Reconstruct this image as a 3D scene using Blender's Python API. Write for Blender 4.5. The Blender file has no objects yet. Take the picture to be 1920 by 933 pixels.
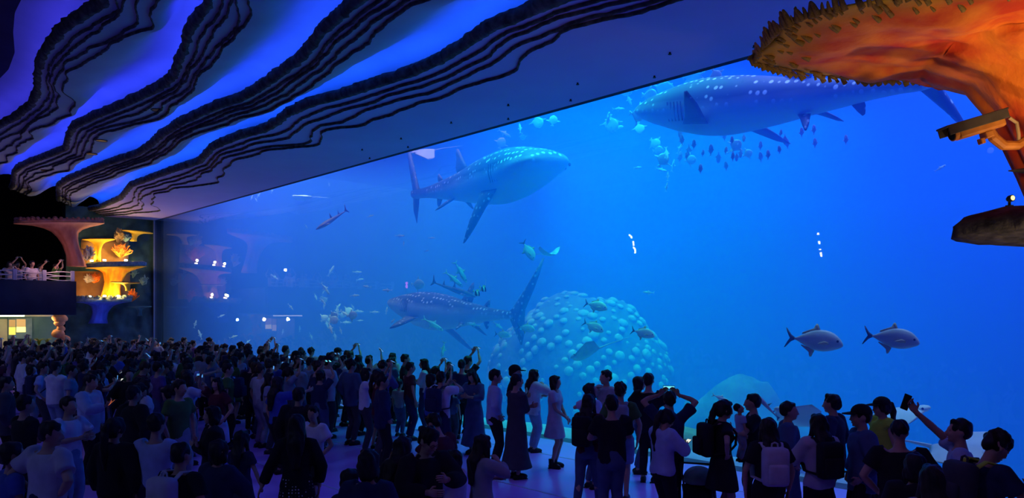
import bpy, bmesh, math, random
import numpy as np
from mathutils import Vector, Matrix, noise, Euler

R = random.Random(7)
scene = bpy.context.scene
COL = scene.collection

# ------------------------------------------------------------------ camera
# x runs along the viewing window, y points into the tank, z is up.
CAM_H, FOC, HORIZON = 2.66, 1440.0, 590.0
YAW = math.radians(47.71)
FWD = Vector((-math.sin(YAW), math.cos(YAW), 0))
RGT = Vector((math.cos(YAW), math.sin(YAW), 0))
cam_data = bpy.data.cameras.new('camera')
cam_data.sensor_width = 36
cam_data.lens = 36 * FOC / 1920
cam_data.shift_y = (HORIZON - 466.5) / 1920
cam_data.clip_end = 300
cam = bpy.data.objects.new('camera', cam_data)
COL.objects.link(cam)
cam.location = (0, 0, CAM_H)
cam.rotation_euler = (math.radians(90), 0, YAW)
scene.camera = cam

scene.view_settings.view_transform = 'Standard'
scene.view_settings.look = 'None'
scene.view_settings.gamma = 1
scene.view_settings.exposure = 0.0
scene.view_settings.use_curve_mapping = False
cy = scene.cycles
cy.use_denoising = True
cy.max_bounces = 6
cy.diffuse_bounces = 3
cy.glossy_bounces = 3
cy.transmission_bounces = 3
cy.volume_bounces = 2
cy.transparent_max_bounces = 12
cy.sample_clamp_indirect = 4
cy.caustics_reflective = False
cy.caustics_refractive = False

# ------------------------------------------------------------------ key dimensions
WIN_Y = 11.64           # hall side of the acrylic
WIN_TOP = 7.06
X_LEFT = -37.3          # end wall on the left
X_RIGHT = 12.0
TANK_Y1 = 34.0
TANK_Z0, TANK_Z1 = -4.4, 9.8
def bed_z(y): return -.12 - .36*max(0, min(y - 13.4, 11))

def ray(u, v):
    """direction of the sight line through a point of the 1920x933 photograph, unit depth"""
    return FWD + RGT * ((u - 960) / FOC) + Vector((0, 0, (HORIZON - v) / FOC))
EYE = Vector((0, 0, CAM_H))
def at_depth(u, v, D): return EYE + ray(u, v) * D
def at_y(u, v, y):
    r = ray(u, v); return EYE + r * (y / r.y)
def at_x(u, v, x):
    r = ray(u, v); return EYE + r * (x / r.x)
def at_z(u, v, z):
    r = ray(u, v); return EYE + r * ((z - CAM_H) / r.z)

# ------------------------------------------------------------------ world and lamps
world = bpy.data.worlds.new('World'); scene.world = world
world.use_nodes = True
world.node_tree.nodes['Background'].inputs[0].default_value = (0.05, 0.09, 0.5, 1)
world.node_tree.nodes['Background'].inputs[1].default_value = 0.0

def area(name, loc, rot, size, size_y, power, color, spread=180):
    d = bpy.data.lights.new(name, 'AREA'); d.shape = 'RECTANGLE'
    d.size, d.size_y = size, size_y
    d.energy = power; d.color = color; d.spread = math.radians(spread)
    o = bpy.data.objects.new(name, d); COL.objects.link(o)
    o.location = loc; o.rotation_euler = rot
    return o
def spot(name, loc, target, power, color, angle=60, blend=.6, radius=.05):
    d = bpy.data.lights.new(name, 'SPOT'); d.energy = power; d.color = color
    d.spot_size = math.radians(angle); d.spot_blend = blend; d.shadow_soft_size = radius
    o = bpy.data.objects.new(name, d); COL.objects.link(o); o.location = loc
    o.rotation_euler = (Vector(target) - Vector(loc)).to_track_quat('-Z', 'Y').to_euler()
    return o
def point(name, loc, power, color, radius=.08):
    d = bpy.data.lights.new(name, 'POINT'); d.energy = power; d.color = color; d.shadow_soft_size = radius
    o = bpy.data.objects.new(name, d); COL.objects.link(o); o.location = loc
    return o

# floodlights over the open water of the tank
TANK_LAMPS = [  # x, y, size x, size y, power, colour
    (-33, 21, 8, 16, 2800, (.80, .56, 1.0)),
    (-24.5, 21, 8, 15, 1180, (.62, .34, 1.0)),
    (-15, 20.5, 8, 15, 2750, (.03, .68, 1.0)),
    (-6, 20.5, 8, 15, 2150, (.20, .26, 1.0)),
    (4, 20.5, 9, 16, 1450, (.45, .15, 1.0)),
]
for i, (x, y, sx, sy, p, c) in enumerate(TANK_LAMPS):
    area('tank_floodlight', (x, y, TANK_Z1 + 2.4), (0, 0, 0), sx, sy, p, c, 75)

# unseen fill spots added at the back of the hall to lift the crowd
for x, y, p in [(2, -4, 170), (-8, -5, 300), (-16, -3, 330), (-25, -4, 560), (-33, -2, 420)]:
    spot('added_fill_spot', (x, y, 8.0), (x - 1, y + 4.5, 0), p, (.22, .29, 1.0), 110, .8, .1)
for x, tx in [(-9, -12), (-4, -5)]:  # two more added fills, tinting the floor by the window violet
    spot('added_fill_spot', (x, 3.5, 7.1), (tx, 9.6, 0), 120, (.34, .15, 1.0), 88, .8, .1)
ORDW = ['first','second','third','fourth','fifth','sixth','seventh','eighth','ninth','tenth','eleventh','twelfth','thirteenth','fourteenth','fifteenth','sixteenth','seventeenth','eighteenth','nineteenth','twentieth']
def ordinal(i):
    if i < 20: return ORDW[i]
    t, r = divmod(i + 1, 10)
    tens = {2: 'twenty', 3: 'thirty', 4: 'forty'}[t]
    return {'twenty': 'twentieth', 'thirty': 'thirtieth', 'forty': 'fortieth'}[tens] if r == 0 else f'{tens} {ORDW[r-1]}'

# ------------------------------------------------------------------ material helpers
MATS = {}
def mat(name, color, rough=.7, metal=0, emit=None, estr=1, spec=.3):
    if name in MATS: return MATS[name]
    m = bpy.data.materials.new(name); m.use_nodes = True
    b = m.node_tree.nodes['Principled BSDF']
    b.inputs['Base Color'].default_value = (*color, 1)
    b.inputs['Roughness'].default_value = rough
    b.inputs['Metallic'].default_value = metal
    b.inputs['Specular IOR Level'].default_value = spec
    if emit:
        b.inputs['Emission Color'].default_value = (*emit, 1)
        b.inputs['Emission Strength'].default_value = estr
    MATS[name] = m
    return m
def noisy(name, c1, c2, scale=6, detail=4, rough=.8, bump=.0, dist=.02, lo=.35, hi=.65, coord='Object', stretch=(1,1,1), spec=.3):
    """two colours mixed by noise, with fine relief"""
    if name in MATS: return MATS[name]
    m = mat(name, c1, rough, spec=spec); nt = m.node_tree; b = nt.nodes['Principled BSDF']
    tc = nt.nodes.new('ShaderNodeTexCoord'); mp = nt.nodes.new('ShaderNodeMapping')
    mp.inputs['Scale'].default_value = stretch
    nz = nt.nodes.new('ShaderNodeTexNoise'); nz.inputs['Scale'].default_value = scale; nz.inputs['Detail'].default_value = detail
    cr = nt.nodes.new('ShaderNodeValToRGB')
    cr.color_ramp.elements[0].position = lo; cr.color_ramp.elements[0].color = (*c1, 1)
    cr.color_ramp.elements[1].position = hi; cr.color_ramp.elements[1].color = (*c2, 1)
    nt.links.new(tc.outputs[coord], mp.inputs[0]); nt.links.new(mp.outputs[0], nz.inputs[0])
    nt.links.new(nz.outputs[0], cr.inputs[0]); nt.links.new(cr.outputs[0], b.inputs['Base Color'])
    if bump:
        bp = nt.nodes.new('ShaderNodeBump'); bp.inputs['Strength'].default_value = bump; bp.inputs['Distance'].default_value = dist
        nt.links.new(nz.outputs[0], bp.inputs['Height']); nt.links.new(bp.outputs[0], b.inputs['Normal'])
    return m

# ------------------------------------------------------------------ object helpers
def mesh_obj(name, verts, faces, material=None, parent=None, smooth=True):
    me = bpy.data.meshes.new(name); me.from_pydata([tuple(v) for v in verts], [], faces); me.update()
    if smooth: me.polygons.foreach_set('use_smooth', [True] * len(me.polygons))
    o = bpy.data.objects.new(name, me); COL.objects.link(o)
    if material is not None:
        for m in (material if isinstance(material, (list, tuple)) else [material]): me.materials.append(m)
    if parent is not None: o.parent = parent
    return o
def bm_obj(name, bm, material=None, parent=None, smooth=False):
    me = bpy.data.meshes.new(name); bm.to_mesh(me); bm.free()
    if smooth: me.polygons.foreach_set('use_smooth', [True] * len(me.polygons))
    o = bpy.data.objects.new(name, me); COL.objects.link(o)
    if material is not None:
        for m in (material if isinstance(material, (list, tuple)) else [material]): me.materials.append(m)
    if parent is not None: o.parent = parent
    return o
def thing(name, label, cat, loc=(0, 0, 0), rz=0, group=None):
    o = bpy.data.objects.new(name, None); COL.objects.link(o)
    o.empty_display_size = .1
    o.location = loc; o.rotation_euler = (0, 0, rz)
    o['label'] = label; o['category'] = cat
    if group: o['group'] = group
    return o
def tag(o, label, cat, group=None):
    o['label'] = label; o['category'] = cat
    if group: o['group'] = group
    return o
def struct(o):
    o['kind'] = 'structure'; return o
def bm_box(bm, c, s, rot=None, bevel=0):
    r = bmesh.ops.create_cube(bm, size=1)
    M = Matrix.Translation(c) @ (rot.to_4x4() if rot is not None else Matrix.Identity(4)) @ Matrix.Diagonal((*s, 1))
    bmesh.ops.transform(bm, matrix=M, verts=r['verts'])
    if bevel:
        es = list({e for v in r['verts'] for e in v.link_edges})
        bmesh.ops.bevel(bm, geom=es, offset=bevel, segments=2, affect='EDGES', profile=.5)
def bm_tube(bm, pts, radii, n=8, caps=True, flat=None):
    """tube through pts; radii numbers or (a,b) pairs; flat = reference direction for a"""
    rings = []
    pts = [Vector(p) for p in pts]
    prev = None
    for i, p in enumerate(pts):
        t = (pts[min(i+1, len(pts)-1)] - pts[max(i-1, 0)])
        t = t.normalized() if t.length > 1e-9 else Vector((0, 0, 1))
        ref = Vector(flat) if flat is not None else (prev if prev is not None else (Vector((1, 0, 0)) if abs(t.x) < .9 else Vector((0, 1, 0))))
        a = (ref - t * ref.dot(t))
        if a.length < 1e-6: a = t.orthogonal()
        a.normalize(); b = t.cross(a); prev = a
        r = radii[i] if isinstance(radii, (list, tuple)) else radii
        ra, rb = r if isinstance(r, (list, tuple)) else (r, r)
        rings.append([bm.verts.new(p + a * (ra * math.cos(2*math.pi*k/n)) + b * (rb * math.sin(2*math.pi*k/n))) for k in range(n)])
    for i in range(len(rings)-1):
        for k in range(n):
            bm.faces.new((rings[i][k], rings[i][(k+1) % n], rings[i+1][(k+1) % n], rings[i+1][k]))
    if caps:
        bm.faces.new(rings[0][::-1]); bm.faces.new(rings[-1])
    return rings
def bm_ellipsoid(bm, c, r, rot=None, u=12, v=8):
    g = bmesh.ops.create_uvsphere(bm, u_segments=u, v_segments=v, radius=1)
    M = Matrix.Translation(c) @ (rot.to_4x4() if rot is not None else Matrix.Identity(4)) @ Matrix.Diagonal((*r, 1))
    bmesh.ops.transform(bm, matrix=M, verts=g['verts'])
    return g['verts']
def lerp_curve(pts, n):
    """Catmull-Rom resampling of a polyline"""
    P = [Vector(p) for p in pts]; out = []
    m = len(P) - 1
    for i in range(n):
        f = i / (n-1) * m; k = min(int(f), m-1); t = f - k
        p0, p1, p2, p3 = P[max(k-1, 0)], P[k], P[k+1], P[min(k+2, m)]
        out.append(.5 * ((2*p1) + (p2-p0)*t + (2*p0-5*p1+4*p2-p3)*t*t + (3*p1-p0-3*p2+p3)*t**3))
    return out
def copy_tree(o, parent=None):
    c = o.copy(); COL.objects.link(c)
    if parent is not None: c.parent = parent
    for ch in list(o.children): copy_tree(ch, c)
    return c
# ================================================================== ROOM SHELL
# ---- floor of the hall: glossy vinyl with seams
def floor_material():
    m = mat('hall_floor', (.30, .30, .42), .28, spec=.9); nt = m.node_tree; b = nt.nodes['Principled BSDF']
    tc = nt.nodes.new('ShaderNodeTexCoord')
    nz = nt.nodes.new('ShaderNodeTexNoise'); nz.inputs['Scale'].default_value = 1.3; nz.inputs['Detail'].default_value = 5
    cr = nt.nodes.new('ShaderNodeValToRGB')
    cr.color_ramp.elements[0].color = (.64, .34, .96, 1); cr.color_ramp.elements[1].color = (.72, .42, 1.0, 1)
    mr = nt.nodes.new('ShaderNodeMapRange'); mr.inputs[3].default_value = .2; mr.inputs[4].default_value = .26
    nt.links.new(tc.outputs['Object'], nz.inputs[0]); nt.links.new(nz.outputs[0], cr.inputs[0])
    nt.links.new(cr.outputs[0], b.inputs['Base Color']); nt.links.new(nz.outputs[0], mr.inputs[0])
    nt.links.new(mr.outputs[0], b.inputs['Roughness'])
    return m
bm = bmesh.new()
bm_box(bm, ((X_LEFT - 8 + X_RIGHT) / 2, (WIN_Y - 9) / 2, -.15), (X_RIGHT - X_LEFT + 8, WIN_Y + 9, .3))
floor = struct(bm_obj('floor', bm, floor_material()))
# pale joint strips welded into the vinyl, parallel to the window
for k, y in enumerate((10.35, 8.1, 5.9)):
    bm = bmesh.new(); bm_box(bm, ((X_LEFT + X_RIGHT)/2, y, .002), (X_RIGHT - X_LEFT, .035, .004))
    bm_obj('floor_joint', bm, mat('joint', (.42, .42, .55), .4), floor)

# ---- wall over the window (faces the tank and the hall), pillar of wall right of it
dark = noisy('dark_wall', (.012, .014, .03), (.02, .024, .045), 2, 4, .9)
bm = bmesh.new(); bm_box(bm, ((X_LEFT + X_RIGHT)/2, WIN_Y + .2, WIN_TOP + 1.6), (X_RIGHT - X_LEFT, .4, 3.1))
struct(bm_obj('wall_window', bm, dark))
# sill under the window
bm = bmesh.new(); bm_box(bm, ((X_LEFT + X_RIGHT)/2, WIN_Y + .2, -.25), (X_RIGHT - X_LEFT, .4, .5))
struct(bm_obj('trim_1', bm, noisy('sill', (.05, .06, .1), (.08, .09, .14), 3, 3, .6)))
# right end and back of the hall
bm = bmesh.new(); bm_box(bm, (X_RIGHT + .2, (WIN_Y - 9)/2, 4.5), (.4, WIN_Y + 9, 9.5)); struct(bm_obj('wall_right', bm, dark))
bm = bmesh.new(); bm_box(bm, ((X_LEFT - 8 + X_RIGHT)/2, -9.2, 4.5), (X_RIGHT - X_LEFT + 8, .4, 9.5)); struct(bm_obj('wall_back', bm, dark))

# ---- acrylic panel
def acrylic():
    m = bpy.data.materials.new('acrylic'); m.use_nodes = True; nt = m.node_tree; nt.nodes.clear()
    out = nt.nodes.new('ShaderNodeOutputMaterial'); mx = nt.nodes.new('ShaderNodeMixShader')
    tr = nt.nodes.new('ShaderNodeBsdfTransparent'); gl = nt.nodes.new('ShaderNodeBsdfGlossy'); gl.inputs['Roughness'].default_value = 0.0
    fr = nt.nodes.new('ShaderNodeFresnel'); fr.inputs[0].default_value = 1.49
    nt.links.new(fr.outputs[0], mx.inputs[0]); nt.links.new(tr.outputs[0], mx.inputs[1]); nt.links.new(gl.outputs[0], mx.inputs[2])
    nt.links.new(mx.outputs[0], out.inputs[0]); return m
def clear_edge():
    m = bpy.data.materials.new('acrylic_inside'); m.use_nodes = True; nt = m.node_tree; nt.nodes.clear()
    out = nt.nodes.new('ShaderNodeOutputMaterial'); tr = nt.nodes.new('ShaderNodeBsdfTransparent')
    tr.inputs[0].default_value = (.97, .985, 1, 1)
    nt.links.new(tr.outputs[0], out.inputs[0]); return m
bm = bmesh.new(); bm_box(bm, ((X_LEFT + X_RIGHT)/2, WIN_Y + .2, WIN_TOP/2), (X_RIGHT - X_LEFT, .38, WIN_TOP))
pane = bm_obj('window_1', bm, [acrylic(), clear_edge()]); struct(pane)
for p in pane.data.polygons: p.material_index = 0 if p.normal.y < -.9 else 1

# ---- water body
def water():
    m = bpy.data.materials.new('tank_water'); m.use_nodes = True; nt = m.node_tree; nt.nodes.clear()
    out = nt.nodes.new('ShaderNodeOutputMaterial'); add = nt.nodes.new('ShaderNodeAddShader')
    sc = nt.nodes.new('ShaderNodeVolumeScatter'); ab = nt.nodes.new('ShaderNodeVolumeAbsorption')
    sc.inputs['Color'].default_value = (.05, .21, 1.0, 1); sc.inputs['Density'].default_value = .15
    sc.inputs['Anisotropy'].default_value = .0
    ab.inputs['Color'].default_value = (.0, .66, .95, 1); ab.inputs['Density'].default_value = .12
    nt.links.new(sc.outputs[0], add.inputs[0]); nt.links.new(ab.outputs[0], add.inputs[1])
    nt.links.new(add.outputs[0], out.inputs['Volume']); 
    m.cycles.homogeneous_volume = True
    return m
bm = bmesh.new(); bm_box(bm, ((X_LEFT + X_RIGHT)/2, (WIN_Y + .42 + TANK_Y1)/2, (TANK_Z0 + TANK_Z1)/2), (X_RIGHT - X_LEFT - .06, TANK_Y1 - WIN_Y - .5, TANK_Z1 - TANK_Z0))
wb = bm_obj('tank_water', bm, water()); wb['kind'] = 'stuff'; wb['label'] = 'clear blue water filling the tank behind the window'
# tank walls, sandy bed
tankm = noisy('tank_rock', (.03, .05, .10), (.06, .09, .15), .6, 5, .9)
bm = bmesh.new(); bm_box(bm, ((X_LEFT + X_RIGHT)/2, TANK_Y1 + .2, 2.75), (X_RIGHT - X_LEFT, .4, 14.5)); struct(bm_obj('wall_tank_back', bm, tankm))
bm = bmesh.new(); bm_box(bm, (X_LEFT - .2, (TANK_Y1 + WIN_Y)/2, 2.75), (.4, TANK_Y1 - WIN_Y, 14.5)); struct(bm_obj('wall_tank_left', bm, tankm))
bm = bmesh.new(); bm_box(bm, (X_RIGHT + .2, (TANK_Y1 + WIN_Y + .4)/2, 2.75), (.4, TANK_Y1 - WIN_Y - .4, 14.5)); struct(bm_obj('wall_tank_right', bm, tankm))
sand = noisy('sand', (.36, .44, .54), (.48, .56, .66), 1.5, 8, .95, .4, .03)
nx, ny = 90, 44
V = []; F = []
for i in range(nx+1):
    for j in range(ny+1):
        x = X_LEFT + (X_RIGHT - X_LEFT)*i/nx; y = WIN_Y + .4 + (TANK_Y1 - WIN_Y - .4)*j/ny
        z = bed_z(y) + .16*noise.noise(Vector((x*.35, y*.35, 0))) + .05*noise.noise(Vector((x*1.1, y*1.1, 3)))
        V.append((x, y, z))
for i in range(nx):
    for j in range(ny):
        a = i*(ny+1)+j; F.append((a, a+ny+1, a+ny+2, a+1))
struct(mesh_obj('floor_tank', V, F, sand))
# ================================================================== CEILING: wavy strips with lit coves
LIPS = {  # outline of every lip as seen in the photograph, unprojected onto the plane of that lip
 'A': (7.32, [(140,396),(189,385),(225,369),(245,344),(270,335),(324,315),(373,299),(387,283),(400,270),(450,250),(495,238),(517,225),(540,207),(580,189),(640,173),(707,151),(775,128),(820,108),(865,81),(910,49),(928,38),(964,27),(1022,0)]),
 'B': (7.62, [(84,386),(108,372),(108,346),(122,335),(153,322),(203,302),(252,286),(279,270),(302,248),(338,225),(405,194),(450,180),(495,153),(540,119),(563,104),(581,81),(599,54),(640,18),(660,0)]),
 'C': (7.92, [(0,372),(22,346),(25,320),(34,311),(58,299),(90,288),(121,275),(126,252),(135,234),(180,212),(225,194),(270,173),(310,151),(324,135),(333,108),(344,86),(351,54),(369,27),(387,4)]),
 'D': (8.22, [(-60,268),(0,230),(27,216),(54,194),(68,167),(68,135),(74,104),(86,86),(113,50),(149,23),(189,0)]),
}
NX = 640
XS = np.concatenate([np.linspace(X_LEFT, -22, 170), np.linspace(-22, X_RIGHT, NX - 169)[1:]])
def lip_curve(z, pix, seed):
    P = [at_z(u, v, z) for u, v in pix]
    # strictly increasing x
    out = [P[0]]
    for p in P[1:]:
        if p.x > out[-1].x + .12: out.append(p)
    xs = [p.x for p in out]; ys = [p.y for p in out]
    # carry the wave on past the picture, to both ends of the hall
    sl = (ys[-1] - ys[-3]) / (xs[-1] - xs[-3])
    x, y = xs[-1], ys[-1]
    y_goal = y - .8
    for k in range(1, 12):
        x2 = x + 2.0*k
        xs.append(x2); ys.append(y + sl*2*math.exp(-k*.6)*k*.4 + (y_goal - y)*min(1, k/4) + .45*math.sin(k*1.7 + seed))
    while xs[0] > X_LEFT: xs.insert(0, xs[0] - 2.5); ys.insert(0, ys[0] - .1 + .3*math.sin(len(xs)*2.1 + seed))
    y = np.interp(XS, xs, ys)
    dx = np.gradient(XS)
    for _ in range(3): y[1:-1] = .25*y[:-2] + .5*y[1:-1] + .25*y[2:]
    return y
CURVES = [(z, lip_curve(z, pix, i*1.3)) for i, (k, (z, pix)) in enumerate(LIPS.items())]
# last strip runs to the back of the hall, unlit
def fbm(x, seed, f):
    return noise.noise(Vector((x*f, seed*7.3, 0))) + .5*noise.noise(Vector((x*f*2.1, seed*7.3, 5))) + .25*noise.noise(Vector((x*f*4.3, seed*3.1, 9)))
def row(fy, fz):
    return [(float(XS[i]), fy(i), fz(i)) for i in range(NX)]
def sheet(name, rows, m, parent):
    V = [v for r in rows for v in r]; F = []
    for j in range(len(rows)-1):
        for i in range(NX-1):
            a = j*NX + i; F.append((a, a+1, a+NX+1, a+NX))
    o = mesh_obj(name, V, F, m, parent); return o
plaster = noisy('ceiling_plaster', (.36, .44, .52), (.46, .54, .62), .7, 6, .85, .25, .03, .3, .7)
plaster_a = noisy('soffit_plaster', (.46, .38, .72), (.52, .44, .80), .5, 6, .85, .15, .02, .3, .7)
rock = noisy('ceiling_rock', (.035, .05, .05), (.12, .15, .14), 7, 8, .9, .9, .05)
LEDS = [mat('blue_led_%d' % q, (.1, .1, .2), emit=c, estr=e) for q, (c, e) in enumerate([((.012, .10, 1.0), 17), ((.02, .085, 1.0), 16), ((.04, .065, 1.0), 14), ((.07, .055, .95), 11)])]
ceiling = None
prev = None
FR = [1.0, .66, .40, .20]            # where the strata edges lie between panel and lip
RISE = .05
for k, (zl, yc) in enumerate(CURVES):
    seed = k + 1
    w0 = (1.0, .36, .55, .75)[k]
    width = [max(.2, w0 + .75*w0*fbm(x, seed, .2)) for x in XS]           # how far the strata spread
    zin = zl - .10 - RISE*len(FR)                                          # level of the flat panel
    def edge(i, q):
        if q >= len(FR): return yc[i] + .07
        w = width[i]*FR[q]*(1 + .42*fbm(XS[i], seed*5+q, .4))
        jag = .035*fbm(XS[i], seed*11+q, 2.2) + .022*noise.noise(Vector((XS[i]*8, q, seed)))
        return yc[i] + max(w + .12, .16) + jag
    def inner(i): return edge(i, 0) + .02
    if prev is None:
        rows = [row(lambda i: WIN_Y + .01, lambda i: zin), row(lambda i: (WIN_Y + inner(i))/2, lambda i: zin), row(inner, lambda i: zin)]
    else:
        pz, py = prev
        # cove over the previous lip, then a long sweep down to this strip's flat
        prof = [(.34, .10), (.42, .26), (.36, .40), (.18, .50), (-.05, .53)]
        rows = [row(lambda i, a=a: py[i] + a, lambda i, b=b: pz + b) for a, b in prof]
        for f in (.12, .26, .40, .55, .72, .88, 1.0):
            g = min(1, f*1.15); g = g*g*(3-2*g)
            rows.append(row(lambda i, f=f: (py[i]-.05)*(1-f) + inner(i)*f, lambda i, g=g: (pz + .53)*(1-g) + zin*g))
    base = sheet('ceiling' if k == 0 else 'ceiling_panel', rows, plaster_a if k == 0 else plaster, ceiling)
    if k == 0:
        ceiling = struct(base)
    # strata: thin ragged layers stepping up towards the lip
    for q in range(len(FR)):
        z0, z1 = zin + RISE*q, zin + RISE*(q+1)
        wob = [.014*noise.noise(Vector((XS[i]*7, q, seed))) for i in range(NX)]
        rws = [row(lambda i: edge(i, q) + .02, lambda i: z0 - .003),
               row(lambda i: edge(i, q), lambda i: z0 - .010 + wob[i]),
               row(lambda i: edge(i, q) - .02, lambda i: z0 + .01),
               row(lambda i: edge(i, q) - .012, lambda i: z1 + .004)]
        sheet('rock_layer', rws, rock, ceiling)
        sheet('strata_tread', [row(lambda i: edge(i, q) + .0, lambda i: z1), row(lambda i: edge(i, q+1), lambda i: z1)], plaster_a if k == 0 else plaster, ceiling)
    # the lip itself: ragged, hangs before the lit cove
    def lj(i, a, q): return yc[i] + a + .05*fbm(XS[i], seed*13+q, 3.2) + .03*noise.noise(Vector((XS[i]*8, q*3, seed)))
    zt = zin + RISE*len(FR)
    lip_rows = [row(lambda i: lj(i, .10, 0), lambda i: zt - .0),
                row(lambda i: lj(i, .05, 1), lambda i: zt - .03),
                row(lambda i: lj(i, -.01, 1), lambda i: zt + .0),
                row(lambda i: lj(i, -.05, 2), lambda i: zl + .0),
                row(lambda i: lj(i, -.03, 3), lambda i: zl + .08),
                row(lambda i: yc[i] + .08, lambda i: zl + .10),
                row(lambda i: yc[i] + .36, lambda i: zl + .09)]
    sheet('rock_lip', lip_rows, rock, ceiling)
    # LED strip lying on the lip, out of sight
    sheet('led_strip', [row(lambda i: yc[i] + .14, lambda i: zl + .12), row(lambda i: yc[i] + .22, lambda i: zl + .15)], LEDS[k], ceiling)
    prev = (zl, yc)
# last: plaster cove, then near-black ceiling colour painting the glow's fade to dark
pz, py = prev
prof = [(.34, .10), (.42, .30), (.36, .48), (.18, .62), (-.1, .70), (-.45, .80)]
rows = [row(lambda i, a=a: py[i] + a, lambda i, b=b: pz + b) for a, b in prof]
sheet('ceiling_panel', rows, plaster, ceiling)
rows = [rows[-1], row(lambda i: py[i] - 1.6, lambda i: pz + 1.0), row(lambda i: -9.0, lambda i: 9.3)]
sheet('ceiling_panel', rows, noisy('dark_ceiling', (.012, .012, .022), (.022, .022, .04), 1, 4, .95), ceiling)
from mathutils.bvhtree import BVHTree
_v = []; _f = []
for o in [ceiling] + [c for c in ceiling.children if not c.name.startswith('led')]:
    b = len(_v); _v += [v.co.copy() for v in o.data.vertices]; _f += [tuple(b + i for i in p.vertices) for p in o.data.polygons]
CEIL_BVH = BVHTree.FromPolygons(_v, _f)
def on_ceiling(u, v):
    hit, nrm, _, _ = CEIL_BVH.ray_cast(EYE, ray(u, v).normalized()); return hit, nrm
def oriented(o, p, nrm, down=0):
    if nrm.z > 0: nrm = -nrm
    o.location = p + nrm*down; o.rotation_euler = nrm.to_track_quat('-Z', 'Y').to_euler()
# recessed downlights (dark ovals in the panels)
for u, v in [(467, 101), (296, 206), (172, 288), (86, 319), (190, 263)]:
    p, nrm = on_ceiling(u, v)
    if p is None or abs(nrm.z) < .8: continue
    bm = bmesh.new()
    bmesh.ops.create_cone(bm, cap_ends=True, segments=20, radius1=.15, radius2=.17, depth=.02)
    f = [f for f in bm.faces if f.normal.z < -.9]
    bmesh.ops.inset_region(bm, faces=f, thickness=.03, depth=-.008)
    o = bm_obj('downlight', bm, mat('downlight_black', (.006, .006, .012), .5), ceiling); oriented(o, p, nrm, .01)
# sprinkler heads in the soffit
for u, v in [(752,258),(765,274),(846,228),(679,279),(953,195),(953,221),(1070,186),(1083,155),(1227,142),(1256,98),(1465,33),(1414,85),(693,295)]:
    p, nrm = on_ceiling(u, v)
    if p is None: continue
    bm = bmesh.new()
    bm_tube(bm, [(0,0,0.01), (0,0,-.03)], .018, 8); bm_tube(bm, [(0,0,-.03), (0,0,-.04)], .03, 8)
    o = bm_obj('sprinkler', bm, mat('sprinkler', (.01, .01, .02), .5), ceiling); o.location = p
# ================================================================== CORAL TREES AND THE END WALL
def coral_mat(name, c1, c2, rim, scale=3.0, bump=.7):
    """ridged flesh colour that turns to the rim colour where the attribute 'rim' grows"""
    m = noisy(name, c1, c2, scale, 6, .75, bump, .05, .35, .68, stretch=(1, 1, .35)); nt = m.node_tree
    b = nt.nodes['Principled BSDF']; src = b.inputs['Base Color'].links[0].from_socket
    at = nt.nodes.new('ShaderNodeAttribute'); at.attribute_name = 'rim'
    mx = nt.nodes.new('ShaderNodeMix'); mx.data_type = 'RGBA'
    nt.links.new(at.outputs['Fac'], mx.inputs['Factor']); nt.links.new(src, mx.inputs[6]); mx.inputs[7].default_value = (*rim, 1)
    nt.links.new(mx.outputs[2], b.inputs['Base Color'])
    return m
def set_rim(o, vals):
    a = o.data.attributes.new('rim', 'FLOAT', 'POINT'); a.data.foreach_set('value', vals)
def spike_mesh(m):
    bm = bmesh.new()
    bm_tube(bm, [(0,0,-.3), (0.02,0,.25), (.0,.06,.62), (.08,0,.92), (.1,.0,1)], [.34, .30, .24, .13, .02], 6)
    me = bpy.data.meshes.new('polyp'); bm.to_mesh(me); bm.free(); me.materials.append(m)
    me.polygons.foreach_set('use_smooth', [True]*len(me.polygons)); return me

# ---------------------------------------------------------------- large orange coral tree in the right foreground
def cam_pt(D, lat, z): return EYE + FWD*D + RGT*lat + Vector((0, 0, z - CAM_H))
rim_pts = [(5.97,1.87,4.64),(5.53,1.84,4.66),(5.19,1.87,4.66),(4.97,2.07,4.66),(4.79,2.46,4.66),(4.70,2.95,4.68),(4.72,3.5,4.70),(4.85,4.1,4.72),(5.1,4.7,4.72),(5.5,5.1,4.7),(5.9,5.25,4.7),(6.3,5.1,4.7),(6.6,4.6,4.70),(6.75,4.0,4.70),(6.68,3.45,4.70),(6.58,2.9,4.68),(6.3,2.3,4.65)]
rim = lerp_curve([cam_pt(*p) for p in rim_pts] + [cam_pt(*rim_pts[0])], 145)[:-1]
trunk_axis = [cam_pt(5.80, 4.12, 4.62), cam_pt(5.72, 4.15, 4.43), cam_pt(5.70, 4.21, 4.12), cam_pt(5.70, 4.34, 3.72), cam_pt(5.70, 4.46, 3.36), cam_pt(5.72, 4.50, 2.9), cam_pt(5.75, 4.75, 2.3), cam_pt(5.8, 5.1, 1.0), cam_pt(5.8, 5.2, 0)]
trunk_r = [.90, .62, .50, .47, .46, .46, .48, .52, .6]
NT = len(rim)
V = []; F = []; RM = []
NCAP = 16
ax0 = trunk_axis[0]
def ridge(th, k): return 1 + .09*noise.noise(Vector((math.cos(th)*2.6, math.sin(th)*2.6, k*.8))) + .055*abs(math.sin(th*8 + k*.9 + 2*noise.noise(Vector((k, math.cos(th), math.sin(th))))))
rings = []
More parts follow.
